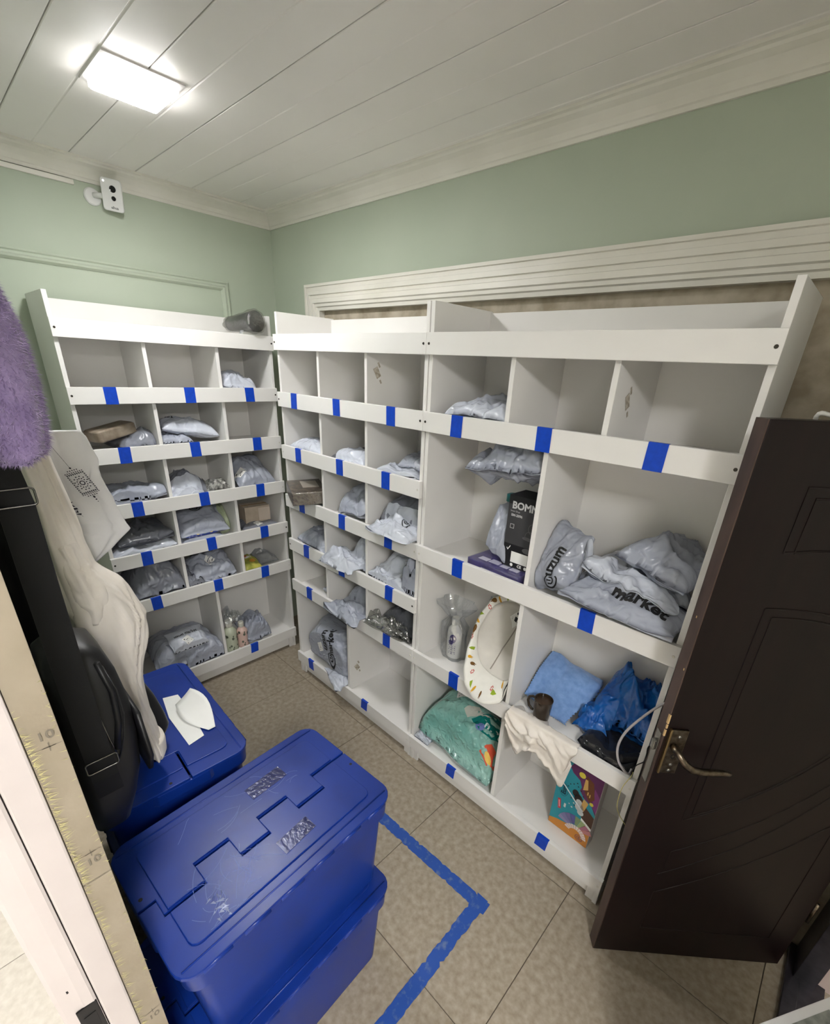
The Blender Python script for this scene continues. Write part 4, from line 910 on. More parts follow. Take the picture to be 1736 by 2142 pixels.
cable('cable', [(2.237, -.03, .861), (2.211, -.015, .81), (2.215, -.015, .76), (2.196, -.013, .722), (2.187, -.010, .683), (2.182, .022, .655), (2.178, .05, .66)], .0016, mat('black_wire', (24, 24, 26), .4), 'thin black wire running from the plug to the door edge')
# --- bottom row: nappy pack and picture box
z6 = F[6]
nap = parcel('B', 1.475, .150, z6, .43, .24, .25, 'glossy teal pack of nappies in the bottom left large cell', seed=141, m=mat('teal_nappy_pack', (146, 188, 178), .14, col2=(108, 164, 154), nscale=4, bump=.3, bscale=60, bdist=.004, coat=.6, ridged=.9, rscale=45), cell=cC[0], zt=Z[6], crum=.03, square=.30, wob=.02, roll=.05, yaw=-.06, name='nappy_pack', cat='nappy pack', nfold=40, nu=60, nv=44, puff=.85, zmax=.50,
    prints=[('teal_swoosh', sub2(*poly2([(.02, -.05), (.06, .02), (.11, .045), (.16, .03), (.18, -.02), (.15, -.06), (.09, -.07)]), 2), .05, .05, 0, mat('deep_teal_print', (16, 118, 112), .2)),
            ('white_figure', sub2(*poly2([(-.05, -.035), (-.01, -.05), (.03, -.01), (.075, .01), (.07, .025), (.02, .012), (-.005, .02), (-.04, -.01)]), 2), .10, .0, 0, mat('pale_figure_print', (186, 190, 180), .3)),
            ('lettering', text2d('merla', .055, .001, .012), .74, -.10, .25, mat('pale_letter', (206, 226, 220), .3)),
            ('navy_emblem', sub2(*poly2(disc2(0, 0, .026, .017, 16)), 1), -.36, .62, -.3, mat('navy_print', (38, 58, 100), .3)),
            ('violet_emblem', sub2(*poly2(disc2(0, 0, .022, .016, 14)), 1), .42, -.42, .2, mat('lilac_print', (112, 128, 190), .3)),
            ('red_patch', sub2(*poly2([(-.03, -.025), (.02, -.03), (.05, 0), (.045, .03), (.0, .02)]), 1), .80, -.66, 0, mat('red_patch_print', (206, 84, 58), .3)),
            ('yellow_patch', sub2(*poly2(disc2(0, 0, .018, .010, 10)), 1), .86, -.80, 0, mat('yellow_patch_print', (230, 190, 90), .3))] + stick(-.42, .22, .62, .055))
parcel('B', 1.29, .045, z6, .09, .07, .03, 'scrap of white film on the board beside the nappy pack', seed=142, m=mailer_white, cell=cC[0], zt=Z[6], crum=.25, name='film_scrap', cat='packaging')
pb = empty('picture_box', (2.023, .123, z6 + .001), -.03, label='teal and purple picture box standing upright in the bottom right cell', cat='box')
w2, dpt, hh = .083, .026, .365
teal = mat('box_teal', (40, 146, 162), .35); grey_card = mat('grey_card', (186, 180, 178), .7)
obj('box', MB().box(-w2, w2, -dpt, dpt, 0, hh), grey_card, pb, bevel=.0012)
def PM(k): return lambda a, b: (a, -dpt - .0005 - .0004 * k, b)
def pp(k, m_, nm, *polys): return flat(PM(k), *poly2(*polys), m_, nm, pb)
pp(0, teal, 'printed_field', rect2(-w2 + .001, w2 - .001, .001, hh - .001))
pp(1, mat('box_orange', (206, 136, 54), .35), 'printed_field', [(-w2 + .001, .001), (w2 - .001, .001), (w2 - .001, .095), (.05, .085), (.02, .06), (-.02, .05), (-.05, .042), (-w2 + .001, .028)])
pp(1, mat('box_purple', (98, 44, 92), .35), 'printed_field', [(-.03, hh - .001), (-.045, .33), (-.03, .31), (.0, .295), (.012, .27), (.008, .25), (.03, .225), (.06, .215), (w2 - .001, .18), (w2 - .001, hh - .001)])
pp(2, mat('box_brown', (78, 52, 38), .35), 'printed_field', [(.002, .235), (.02, .225), (.045, .19), (w2 - .001, .165), (w2 - .001, .085), (.045, .085), (.035, .14), (.012, .18), (-.004, .21)])
pp(2, mat('box_plum', (132, 66, 128), .35), 'printed_field', [(.058, .30), (w2 - .001, .27), (w2 - .001, .19), (.062, .215)])
pp(3, mat('box_brown2', (106, 62, 34), .35), 'printed_field', [(.02, .335), (.05, .32), (.066, .25), (.05, .225), (.026, .255)])
pp(4, mat('box_yellow', (214, 200, 72), .35), 'printed_dot', disc2(.004, .325, .013, .013, 16), disc2(.060, .222, .008, .008, 12))
pp(4, mat('box_tan', (206, 166, 96), .35), 'printed_ray', [(.018, .318), (.028, .318), (.036, .275), (.018, .262)], rect2(.036, .041, .252, .268), rect2(.045, .049, .246, .262), [(.03, .225), (.05, .215), (.04, .165), (.024, .175)])
pp(3, mat('box_black', (36, 30, 30), .4), 'printed_splash', disc2(-.004, .226, .013, .017, 12), disc2(.008, .208, .014, .02, 12), *[disc2(x, z_, .0028, .0028, 8) for x, z_ in ((-.03, .252), (-.018, .262), (.0, .262), (.014, .252), (-.036, .236), (-.006, .275), (.026, .232), (-.028, .215), (-.016, .19), (.002, .165))])
gm = mat('box_greywhite', (202, 206, 204), .35)
pp(4, gm, 'printed_splash', disc2(.016, .196, .012, .012, 12), disc2(.022, .172, .018, .02, 14), disc2(.03, .15, .013, .013, 12), disc2(-.006, .15, .004, .004, 8), disc2(-.002, .175, .0035, .0035, 8), disc2(-.018, .158, .003, .003, 8))
fan = [(144, 138, 178), (128, 124, 168), (120, 116, 160), (92, 92, 150), (128, 150, 110), (150, 168, 120), (176, 112, 130), (196, 130, 130)]
for k, c_ in enumerate(fan):
    a0 = PI * .95 - k * PI * .105; a1 = a0 - PI * .098; cx_, cz_ = .024, .050
    pp(5, mat('fan%d' % k, c_, .4), 'printed_banknote', [(cx_ + r_ * math.cos(a), cz_ + r_ * math.sin(a)) for r_, a in ((.028, a0), (.072, a0), (.072, a1), (.028, a1))])
for k in range(11):
    a0 = PI * .92 - k * PI * .083; cx_, cz_ = .030, .030
    pp(6, mat('fan_white', (232, 214, 206), .4), 'printed_card', [(cx_ + r_ * math.cos(a), cz_ + r_ * math.sin(a)) for r_, a in ((.026, a0), (.046, a0), (.046, a0 - .22), (.026, a0 - .22))])
v, f = join2(ring2(.048, .026, .0135, .0155), ring2(.048, .026, .0075, .009)); flat(PM(6), v, f, mat('box_violetline', (120, 72, 96), .4), 'printed_coin', pb)
v, f = text2d('$', .016); flat(PM(6), [(.048 + a, .026 + b_) for a, b_ in v], f, mat('box_violetline', (120, 72, 96)), 'lettering', pb)
v, f = text2d('Euri', .026, .0008); flat(PM(4), [(-.048 - b_, .205 + a) for a, b_ in v], f, mat('box_navy', (14, 40, 58), .4), 'lettering', pb)
v, f = ring2(0, 0, .030, .0314); flat(PM(4), [(-.048 + a * .55, .205 + b_) for a, b_ in v], f, mat('box_navy', (14, 40, 58)), 'printed_oval', pb)
pp(4, mat('box_red', (196, 60, 72), .4), 'printed_badge', [(-.064, .150), (-.052, .153), (-.044, .105), (-.056, .100)])
pp(5, mat('box_pink', (236, 170, 176), .4), 'printed_badge', [(-.060, .143), (-.055, .144), (-.049, .112), (-.053, .110)])
pp(4, gm, 'printed_label', rect2(-w2 + .003, -w2 + .016, .215, .235), rect2(-.036, -.028, .125, .145)); pp(5, paper, 'printed_label', [(.038, .118), (w2 - .001, .096), (w2 - .001, .108), (.038, .132)])
q = MB(); q.tube([(-w2, -dpt - .003, .25), (-.05, -dpt - .004, .232), (-.01, -dpt - .004, .20), (.028, -dpt - .003, .168)], .0022, 6); obj('straw_print', q, mat('straw_white', (224, 228, 230), .3), pb, smooth=True)
# sticker remains on the divider faces
for i, (loc, rot) in enumerate((((1.886, .11, 1.735), 0), ((.9012, .07, 1.765), 0), ((.7452, .07, .26), 0))):
    r = obj('sticker_scrap', MB().box(0, .0006, -.012, .012, -.02, .02).box(0, .0006, .018, .026, .01, .03).box(0, .0006, -.004, .004, -.045, -.03), mat('torn_sticker', (150, 140, 124), .8, col2=(196, 188, 174), nscale=90), loc=loc,
            label=['torn sticker remains inside the top right large cell', 'torn barcode sticker remains in the top right small cell of the middle unit', 'scuffed sticker remains in the empty bottom cell of the middle unit'][i], cat='sticker')
    r.rotation_euler = (.5, 0, 0)
# ------------------------------------------------------------------ security camera and duct
wp = mat('white_plastic_case', (222, 222, 220), .4); blk = mat('black_lens', (8, 8, 10), .12)
r = empty('security_camera', (XA, -.436, 2.395), 0, label='small white security camera with two black lenses under the cornice', cat='security camera')
q = MB(); q.loft([[(h, -.022 + rr * math.cos(t), .0 + rr * math.sin(t)) for t in np.linspace(0, 2 * PI, 28, endpoint=False)] for rr, h in ((.032, 0), (.032, .006), (.028, .010))]); b = obj('wall_bracket', q, wp, r); sharp_smooth(b)
q = MB(); q.tube([(.008, -.018, .005), (.025, .0, .006), (.035, .022, .006)], .010, 10); obj('arm', q, wp, r, smooth=True)
Mx = Matrix.Translation((.062, .038, .010)) @ Matrix.Rotation(math.radians(-24), 4, 'Z') @ Matrix.Rotation(math.radians(9), 4, 'Y') @ Matrix.Rotation(math.radians(-4), 4, 'X') @ Matrix.Scale(1.16, 4)
def tm(q):
    q.v = [tuple(Mx @ Vector(p)) for p in q.v]; return q
q = MB(); q.loft([[(x, a, b_) for a, b_ in rrect(w_, h_, .009, 4)] for x, w_, h_ in ((-.026, .058, .090), (-.022, .064, .096), (0.0, .066, .098), (.003, .062, .094))]); b = obj('case', tm(q), wp, r); sharp_smooth(b)
for zz, rr in ((.018, .0105), (-.010, .0072)):
    q = MB(); q.loft([[(x, .004 + ra * math.cos(t), zz + ra * math.sin(t)) for t in np.linspace(0, 2 * PI, 20, endpoint=False)] for ra, x in ((rr, .0028), (rr, .0040), (rr * .7, .0034))]); obj('lens', tm(q), blk, r)
q = MB(); q.loft([[(x, -.022 + .0028 * math.cos(t), .038 + .0028 * math.sin(t)) for t in np.linspace(0, 2 * PI, 10, endpoint=False)] for x in (.003, .0036)]); obj('status_light', tm(q), mat('status_lit', (255, 255, 240), .5, emit=4), r)
v, f = text2d('alhua', .011, .0003)
obj('lettering', ([tuple(Mx @ Vector((.0036, .004 + a, -.038 + b_))) for a, b_ in v], f), mat('grey_letter', (90, 90, 90), .5), r, fixn=False)
obj('cable_duct', MB().box(0, .014, -1.20 + .52, 0, -.008, .008), white_paint, loc=(XA, -.52, 2.428), bevel=.001, label='thin white cable duct running along the wall to the camera', cat='cable duct')
# ------------------------------------------------------------------ floor tape: two strips meeting in a corner
worn = mat('worn_blue_tape', (34, 76, 156), .5, col2=(92, 112, 156), nscale=34, ndetail=9, lo=.30, hi=.46, bump=.2, bscale=120, bdist=.0008)
def strip(name, a, b_, w_, sd, label):
    rg = random.Random(sd); a = np.array(a); b_ = np.array(b_); L_ = np.linalg.norm(b_ - a); t = (b_ - a) / L_; n_ = np.array([-t[1], t[0]])
    k = int(L_ / .011); lo_ = []; hi_ = []
    for i in range(k + 1):
        p = a + t * L_ * i / k
        j1, j2 = (abs(rg.gauss(0, .0016)) + (.005 if rg.random() < .06 else 0) for _ in range(2))
        lo_.append(p - n_ * (w_ / 2 - j1)); hi_.append(p + n_ * (w_ / 2 - j2))
    c = (a + b_) / 2; vs = [(p[0] - c[0], p[1] - c[1], z_) for z_ in (.0002, .0009) for p in lo_ + hi_]; n = k + 1; f = []
    for i in range(k): f += [(2 * n + i, 2 * n + i + 1, 3 * n + i + 1, 3 * n + i), (i, n + i, n + i + 1, i + 1), (i, i + 1, 2 * n + i + 1, 2 * n + i), (n + i, 3 * n + i, 3 * n + i + 1, n + i + 1)]
    return obj(name, (vs, f), worn, loc=(c[0], c[1], 0), label=label, cat='floor tape', group='blue floor tape strips')
strip('floor_tape', (1.22, -.318), (1.928, -.288), .050, 4, 'blue tape strip on the floor running from the crates towards the door')
s2 = strip('floor_tape', (1.893, -.262), (1.905, -1.20), .050, 5, 'worn blue tape strip on the floor running towards the photographer'); s2.location.z = .0008
# ------------------------------------------------------------------ things on the crates
tc_ = clear
def on_crate(root, nm, pts, m_, z_=.3432):
    q = MB(); q.prism(pts, z_, z_ + .0006); return obj(nm, q, m_, root)
filmtape = film('stuck_tape', (150, 165, 215), .05, .25, .02, .4, 90)
on_crate(topc, 'tape_patch', [(-.01, -.125), (.085, -.118), (.083, -.075), (-.012, -.082)], filmtape)
on_crate(topc, 'tape_patch', [(.02, .07), (.13, .075), (.128, .12), (.018, .115)], filmtape)
rg = random.Random(6); q = MB()
for k in range(26):
    x, y = -.175 + rg.uniform(-.016, .016), -.118 + rg.uniform(-.03, .03); a = rg.uniform(0, PI); l, h = rg.uniform(.004, .012), rg.uniform(.001, .005)
    q.add([(x - l * math.cos(a), y - l * math.sin(a), .3432), (x + l * math.cos(a), y + l * math.sin(a), .3432), (x + .003, y + .003, .3432 + h)], [(0, 1, 2)])
obj('crinkled_tape', q, mat('glossy_tape_bits', (150, 160, 196), .12, .15), topc, fixn=False)
# fine scratches on the lid: pale raised hairlines
q = MB()
for k in range(46):
    x, y = rg.gauss(-.14, .05), rg.gauss(-.085, .035)
    if k > 32: x, y = rg.uniform(-.2, .2), rg.uniform(.05, .13)
    a = rg.gauss(.5, .9); l = rg.uniform(.012, .045); c = rg.uniform(-.4, .4); pts = []
    for t in np.linspace(-1, 1, 6): pts.append((x + l * t * math.cos(a + c * t), y + l * t * math.sin(a + c * t)))
    pts = [(max(-.245, min(.245, px)), max(-.145, min(.145, py))) for px, py in pts]
    for i in range(5):
        (x0, y0), (x1, y1) = pts[i], pts[i + 1]; d_ = math.hypot(x1 - x0, y1 - y0) + 1e-9; nx, ny = -(y1 - y0) / d_ * .00045, (x1 - x0) / d_ * .00045
        q.add([(x0 - nx, y0 - ny, .3428), (x1 - nx, y1 - ny, .3428), (x1 + nx, y1 + ny, .3428), (x0 + nx, y0 + ny, .3428)], [(0, 1, 2, 3)])
obj('scratches', q, mat('pale_scratch', (96, 116, 184), .5), topc, kind='stuff', fixn=False)
obj('paper_sheet', MB().prism([(.885 - 1.02, -.905 + .88), (1.00 - 1.02, -.925 + .88), (1.165 - 1.02, -.925 + .88), (1.155 - 1.02, -.875 + .88), (1.01 - 1.02, -.86 + .88), (.90 - 1.02, -.86 + .88)], 0, .0008), paper, loc=(1.02, -.88, .6895),
    label='torn white paper sheet lying flat on the blue crate below the clothes', cat='paper')
vs = []; f = []
NU, NV = 10, 10
for i in range(NU):
    for j in range(NV):
        u, v = i / (NU - 1), j / (NV - 1); wv = .05 + .03 * math.sin(PI * v)
        vs.append((-.085 + .17 * v, .0 + (u - .5) * 2 * wv * (1 - .6 * v ** 3) * .55 + .02 * v, .002 + .045 * (1 - v) ** 1.5 * (.4 + .6 * u) + .03 * u * u * math.sin(PI * min(1, v + .15))))
for i in range(NU - 1):
    for j in range(NV - 1): a = i * NV + j; f.append((a, a + NV, a + NV + 1, a + 1))
o = obj('paper_flap', (vs, f), paper, loc=(1.06, -.865, .6905), smooth=True, label='curled-up torn paper piece on the blue crate below the clothes', cat='paper', fixn=False)
sm_ = o.modifiers.new('thick', 'SOLIDIFY'); sm_.thickness = .0006
# ------------------------------------------------------------------ end of the partition: board edge and white door frame
dr = empty('door_2', (X0, (YD + YD2) / 2, 0), 0, label='white door frame with a rough board edge at the left of the picture', cat='door frame', kind='structure')
yc = (YD + YD2) / 2
fw = mat('pinkish_white_frame', (208, 199, 197), .42, col2=(199, 190, 188), nscale=5, bump=.08, bscale=60, bdist=.001)
board_m = mat('grey_board_edge', (158, 147, 130), .8, col2=(146, 135, 117), nscale=9, bump=.25, bscale=120, bdist=.001)
obj('board_edge', MB().box(-.05, 0, -1.2465 - yc, YD - yc, 0, 1.063), board_m, dr, bevel=.0008)
obj('board_edge', MB().box(-.05, -.0012, -1.2465 - yc, YD - yc, 1.065, ZC), board_m, dr, bevel=.0008)
obj('frame_post', MB().box(-.05, .004, -1.282 - yc, -1.2472 - yc, 0, ZC), fw, dr, bevel=.003)
q = MB(); pr = [(-.05, -1.330), (-.05, -1.2835), (.002, -1.2835), (.0035, -1.287), (.002, -1.300), (-.003, -1.314), (-.006, -1.324), (-.012, -1.325), (-.014, -1.330)]
q.loft([[(a, b_ - yc, z_) for a, b_ in pr] for z_ in (0, ZC)]); obj('frame_moulding', q, fw, dr)
sp = obj('strike_plate', MB().box(.0005, .0035, -1.312 - yc, -1.284 - yc, .70, .815), mat('black_strike', (20, 20, 22), .35, .5), dr, bevel=.001)
obj('strike_recess', MB().box(.003, .0042, -1.306 - yc, -1.290 - yc, .72, .79), print_black, sp)
obj('nail_hole', MB().prism([(-.005, -1.311 - yc), (-.001, -1.311 - yc), (-.001, -1.304 - yc), (-.005, -1.304 - yc)], .868, .874), print_black, dr)
BM = lambda oy, oz: (lambda a, b_: (.0006, oy + a - yc, oz + b_))
pen = mat('grey_stamp_ink', (120, 112, 100), .8)
for zz in (1.555, 1.335, 1.115, .66):
    v, f = text2d('10', .019, .0003)
    up = 1 if zz > 1.2 else -1
    flat(BM(-1.225, zz + up * .012), v, f, pen, 'lettering', dr)
    v, f = poly2(rect2(-.007, .007, -.0006, .0006), rect2(-.0006, .0006, -.007, .007)); flat(BM(-1.225, zz - .006 * up), v, f, pen, 'printed_cross', dr)
    if zz < 1.4: flat(BM(-1.229, zz - .006 * up), *poly2(rect2(-.017, .017, -.0004, .0004)), pen, 'printed_line', dr)
q = MB(); rg = random.Random(8)
for k in range(420):
    e = rg.random()
    if e < .8: y0, z_ = -1.2465 + rg.uniform(0, .004), rg.choice([rg.uniform(.95, 1.40), rg.uniform(.65, 1.0), rg.uniform(1.05, 1.35)]); dy = rg.uniform(.002, .013)
    else: y0, z_ = YD - rg.uniform(0, .003), rg.uniform(.7, 1.5); dy = rg.uniform(-.010, .004)
    h = rg.uniform(.0006, .0016)
    q.add([(.0004, y0 - yc, z_), (.0004, y0 - yc, z_ + h), (rg.uniform(.001, .006), y0 + dy - yc, z_ + rg.uniform(-.004, .007))], [(0, 1, 2)])
obj('frayed_fibres', q, mat('straw_fibre', (204, 196, 142), .9), dr, kind='stuff', fixn=False)
# ------------------------------------------------------------------ clothes and bag hung on the partition
def hang(rows, xc, rx, nz=46, n=44, amp=.10, sd=1, freq=5, tw=3.0, top=True):
    """rows: (z, y_left, y_right) from top to bottom. Returns a loft with soft folds and the function of its front surface."""
    zs = [r_[0] for r_ in rows][::-1]; yl = [r_[1] for r_ in rows][::-1]; yr = [r_[2] for r_ in rows][::-1]
    rg = np.random.default_rng(sd); ph = rg.uniform(0, 6, 6)
    rings = []
    for z_ in np.linspace(rows[0][0], rows[-1][0], nz):
        a, b_ = np.interp(z_, zs, yl), np.interp(z_, zs, yr); c, ry = (a + b_) / 2, (b_ - a) / 2
        xx = xc(z_) if callable(xc) else xc; rr = rx(z_) if callable(rx) else rx
        ring = []
        for k in range(n):
            t = 2 * PI * k / n
            w_ = 1 + amp * (math.sin(freq * t + tw * z_ * 4 + ph[0]) * .6 + math.sin((freq + 3) * t - tw * z_ * 7 + ph[1]) * .4 + .35 * math.sin(31 * z_ + 2 * t + ph[2]))
            ring.append((xx + rr * w_ * math.cos(t), max(c + ry * (1 + (w_ - 1) * .35) * math.sin(t), YD + .004), z_))
        rings.append(ring)
    return rings
def shift_rows(rows, X, X1): return [(CP[2] + (z_ - CP[2]) * (CP[0] - X1) / (CP[0] - X), CP[1] + (a - CP[1]) * (CP[0] - X1) / (CP[0] - X), CP[1] + (b_ - CP[1]) * (CP[0] - X1) / (CP[0] - X)) for z_, a, b_ in rows]
def crease(rings, n, amp, sd, x0):
    # sharp little creases and soft folds on a hung cloth
    F_ = folds(np.random.default_rng(sd), n, .12, .5, amp); F2_ = folds(np.random.default_rng(sd + 1), n * 2, .03, .10, amp * .35)
    out = []
    for i, g in enumerate(rings):
        v = 2 * i / (len(rings) - 1) - 1; c = np.mean(np.array(g), 0); row = []
        u = np.array([math.sin(2 * PI * k / len(g)) for k in range(len(g))]); vv = np.full_like(u, v)
        h = fold_h(F_, u, vv * 2.2 % 2 - 1 if False else vv) + fold_h(F2_, u, vv)
        for p, hh in zip(g, h):
            d_ = np.array(p) - c; d_[2] = 0; l = np.linalg.norm(d_) + 1e-9; q_ = np.array(p) + d_ / l * hh; q_[1] = max(q_[1], YD + .004); row.append(tuple(q_))
        out.append(row)
    return out
def rel(rings, o_): return [[(p[0] - o_[0], p[1] - o_[1], p[2] - o_[2]) for p in r_] for r_ in rings]
def sc(X, X1, y, z_): k = (CP[0] - X1) / (CP[0] - X); return CP[1] + (y - CP[1]) * k, CP[2] + (z_ - CP[2]) * k
# black coat behind the strap
coat_m = mat('black_cloth', (16, 16, 18), .9, sheen=.2, bump=.2, bscale=150, bdist=.001)
rows = [(1.76, -1.206, -1.150), (1.60, -1.206, -1.138), (1.40, -1.206, -1.136), (1.20, -1.206, -1.132), (1.0, -1.206, -1.125), (.86, -1.206, -1.120), (.735, -1.206, -1.135)]
rows = shift_rows(rows, 1.43, 1.03)[:-1] + [(.72, -1.206, -1.10)]; rows = [(z_, -1.206, b_) for z_, a, b_ in rows]
o_ = (1.03, -1.21, 1.7); q = MB(); q.loft(rel(hang(rows, 1.03, .05, sd=3), o_)); obj('coat', q, coat_m, loc=o_, smooth=True, label='black coat hanging against the partition behind the bag strap', cat='coat')
# white sweatshirt sleeve
rows = [sc(1.3, 1.34, y, z_)[::-1] for y, z_ in ()]
gar = [(1.700, -1.150, -1.085), (1.602, -1.135, -1.078), (1.512, -1.130, -1.068), (1.436, -1.128, -1.060), (1.386, -1.126, -1.050), (1.332, -1.124, -1.010), (1.284, -1.121, -.990), (1.240, -1.118, -.974), (1.186, -1.112, -.982), (1.087, -1.098, -1.008), (1.039, -1.090, -1.014), (.982, -1.080, -1.019), (.905, -1.066, -1.014), (.874, -1.062, -1.012), (.852, -1.058, -1.016)]
cot = mat('offwhite_cotton', (244, 237, 228), .9, col2=(237, 229, 218), nscale=14, bump=.2, bscale=220, bdist=.0008)
r = empty('sweatshirt', (1.20, YD, 1.7), 0, label='off-white sweatshirt with its sleeve hanging down over the blue crate', cat='sweatshirt')
o_ = (1.20, YD, 1.7); G = lambda rows: shift_rows(rows, 1.30, 1.20)
q = MB(); q.loft(rel(crease(hang(G(gar), 1.185, .050, nz=110, n=80, amp=.12, sd=5, freq=3), 22, .010, 31, 1.185), o_)); obj('sleeve', q, cot, r, smooth=True)
q = MB(); q.loft(rel(crease(hang(G([(1.45, -1.128, -1.082), (1.38, -1.132, -1.068), (1.31, -1.130, -1.055), (1.275, -1.118, -1.066)]), 1.225, .03, nz=40, n=56, amp=.2, sd=9, freq=4), 14, .008, 41, 1.225), o_)); obj('turned_up_hem', q, cot, r, smooth=True)
q = MB(); q.loft(rel(hang(G([(.892, -1.066, -1.008), (.878, -1.067, -1.006), (.850, -1.062, -1.009), (.846, -1.058, -1.014)]), 1.185, .053, nz=8, n=40, amp=.06, sd=5, freq=3), o_)); obj('cuff', q, cot, r, smooth=True)
# print tote
tote_m = mat('white_nonwoven', (226, 225, 224), .8, col2=(216, 215, 216), nscale=9, bump=.5, bscale=26, bdist=.004)
tr_ = [(1.640, -1.12, -1.005), (1.626, -1.12, -.996), (1.581, -1.12, -.988), (1.539, -1.12, -.985), (1.506, -1.12, -.977), (1.453, -1.12, -.964), (1.412, -1.115, -.951), (1.395, -1.10, -.972), (1.372, -1.09, -.997), (1.350, -1.085, -1.030)]
r = empty('tote_bag', (1.10, YD, 1.64), 0, label='white tote bag printed with a black lantern behind the sweatshirt', cat='tote bag')
o_ = (1.10, YD, 1.64); tr_ = shift_rows(tr_, 1.20, 1.10)
q = MB(); q.loft(rel(crease(hang(tr_, 1.085, .014, nz=70, n=70, amp=.25, sd=12, freq=4, tw=2), 20, .004, 51, 1.085), o_)); obj('bag', q, tote_m, r, smooth=True)
ink = mat('black_ink', (38, 36, 48), .7)
# lantern: in its own axes (a across, b along), tilted on the cloth
def LM(a, b_):
    th = math.radians(24); a *= 1.2; b_ *= 1.2; y = -1.008 + a * math.cos(th) + (-b_) * math.sin(th); z_ = 1.513 + a * math.sin(th) * .5 + b_ * math.cos(th)
    return (1.1065 - 1.10, y - YD, z_ - 1.64)
pol = []
for k in range(12): a = 2 * PI * k / 12; pol.append(disc2(.0075 * math.cos(a), .0095 * math.sin(a), .0013, .0013, 6)); pol.append(disc2(.0115 * math.cos(a + .26), .014 * math.sin(a + .26), .0016, .0012, 6))
for k in range(9):
    for sg in (-1, 1): pol.append(disc2(-.014 + .0035 * k, sg * .0195, .0012, .0016, 6)); pol.append(disc2(-.015 + .0037 * k, sg * .0235, .0013, .0010, 6)); pol.append(disc2(sg * .0150, -.016 + .004 * k, .0011, .0016, 6))
for k in range(5):
    for sg in (-1, 1): pol.append(disc2(-.008 + .004 * k, sg * .0275, .0012, .0012, 6))
pol += [rect2(-.0165, .0165, .0208, .0214), rect2(-.0165, .0165, -.0214, -.0208), rect2(-.0135, -.0130, -.02, .02), rect2(.0130, .0135, -.02, .02), disc2(0, .0325, .0022, .0022, 4), disc2(0, -.032, .0020, .0028, 6), disc2(0, -.038, .0016, .0016, 6), disc2(0, -.043, .0009, .0009, 6), rect2(-.0003, .0003, .033, .085)]
v, f = join2(poly2(*pol), ring2(0, 0, .0030, .0048, n=14)); flat(LM, v, f, ink, 'lantern_print', r)
v, f = poly2(*[[(-.045 + rg.uniform(-.004, .004), -.02 - k * .0065), (-.045 + rg.uniform(.002, .008), -.022 - k * .0065), (-.043 + rg.uniform(-.003, .006), -.0255 - k * .0065), (-.047, -.0245 - k * .0065)] for k in range(9)]); flat(LM, v, f, ink, 'script_print', r)
# purple fluffy cloth
pr_ = [(1.875, -1.175, -1.108), (1.834, -1.178, -1.096), (1.797, -1.180, -1.090), (1.746, -1.182, -1.088), (1.711, -1.183, -1.090), (1.662, -1.184, -1.096), (1.645, -1.180, -1.104), (1.637, -1.165, -1.125)]
r = empty('fluffy_cloth', (1.60, YD, 1.85), 0, label='purple fluffy microfibre cloth hanging at the left edge of the picture', cat='cloth')
o_ = (1.60, YD, 1.85); pr_ = shift_rows(pr_, 1.45, 1.60); pf = mat('purple_microfibre', (134, 117, 152), .95, col2=(112, 96, 132), nscale=30, sheen=.5)
rings = rel(hang(pr_, 1.60, .045, nz=26, n=40, amp=.12, sd=14, freq=3), o_); q = MB(); q.loft(rings); obj('cloth', q, pf, r, smooth=True)
q = MB(); rg = random.Random(15); ctrs = [np.mean(np.array(g), 0) for g in rings]
for k in range(15000):
    i = rg.randrange(len(rings)); j = rg.randrange(40); g = rings[i]; t = rg.random()
    p = np.array(g[j]) * (1 - t) + np.array(g[(j + 1) % 40]) * t
    i2 = min(i + 1, len(rings) - 1); p2 = np.array(rings[i2][j]); s_ = rg.random(); p = p * (1 - s_) + p2 * s_
    if p[0] < -.02: continue
    nn = p - ctrs[i]; nn[2] = 0; nn /= np.linalg.norm(nn) + 1e-9; dr_ = nn * 1.0 + np.array([rg.gauss(0, .5), rg.gauss(0, .5), -.5 + rg.gauss(0, .5)]); dr_ /= np.linalg.norm(dr_)
    l = rg.uniform(.004, .010); sd__ = np.cross(dr_, (rg.random(), rg.random(), rg.random())); sd__ /= np.linalg.norm(sd__) + 1e-9
    q.add([p - sd__ * .0004, p + sd__ * .0004, p + dr_ * l], [(0, 1, 2)])
obj('pile', q, mat('purple_pile', (164, 148, 182), .9, col2=(134, 116, 156), nscale=60), r, kind='stuff', fixn=False)
# black shoulder bag with strap, buckles and zip
lea = mat('black_bag_nylon', (22, 22, 25), .45, col2=(16, 16, 18), nscale=20, bump=.15, bscale=300, bdist=.0005)
r = empty('shoulder_bag', (1.39, YD, 1.23), 0, label='black shoulder bag with a wide strap hanging beside the sweatshirt', cat='bag')
bx, by, bz = 1.39, YD, 1.23
q = MB(); rings = []
for z_, y0, y1, x0, x1 in ((.852, -1.196, -1.152, 1.30, 1.46), (.864, -1.203, -1.138, 1.28, 1.48), (.92, -1.204, -1.118, 1.275, 1.485), (.99, -1.204, -1.097, 1.275, 1.485), (1.07, -1.204, -1.088, 1.28, 1.48), (1.15, -1.203, -1.086, 1.285, 1.475), (1.22, -1.202, -1.093, 1.295, 1.465), (1.262, -1.198, -1.106, 1.31, 1.45), (1.28, -1.185, -1.125, 1.33, 1.43)):
    rings.append([((x0 + x1) / 2 - bx + a, (y0 + y1) / 2 - by + b_, z_ - bz) for a, b_ in rrect(x1 - x0, y1 - y0, .022, 5)])
q.loft(rings); b = obj('bag_body', q, lea, r, smooth=True)
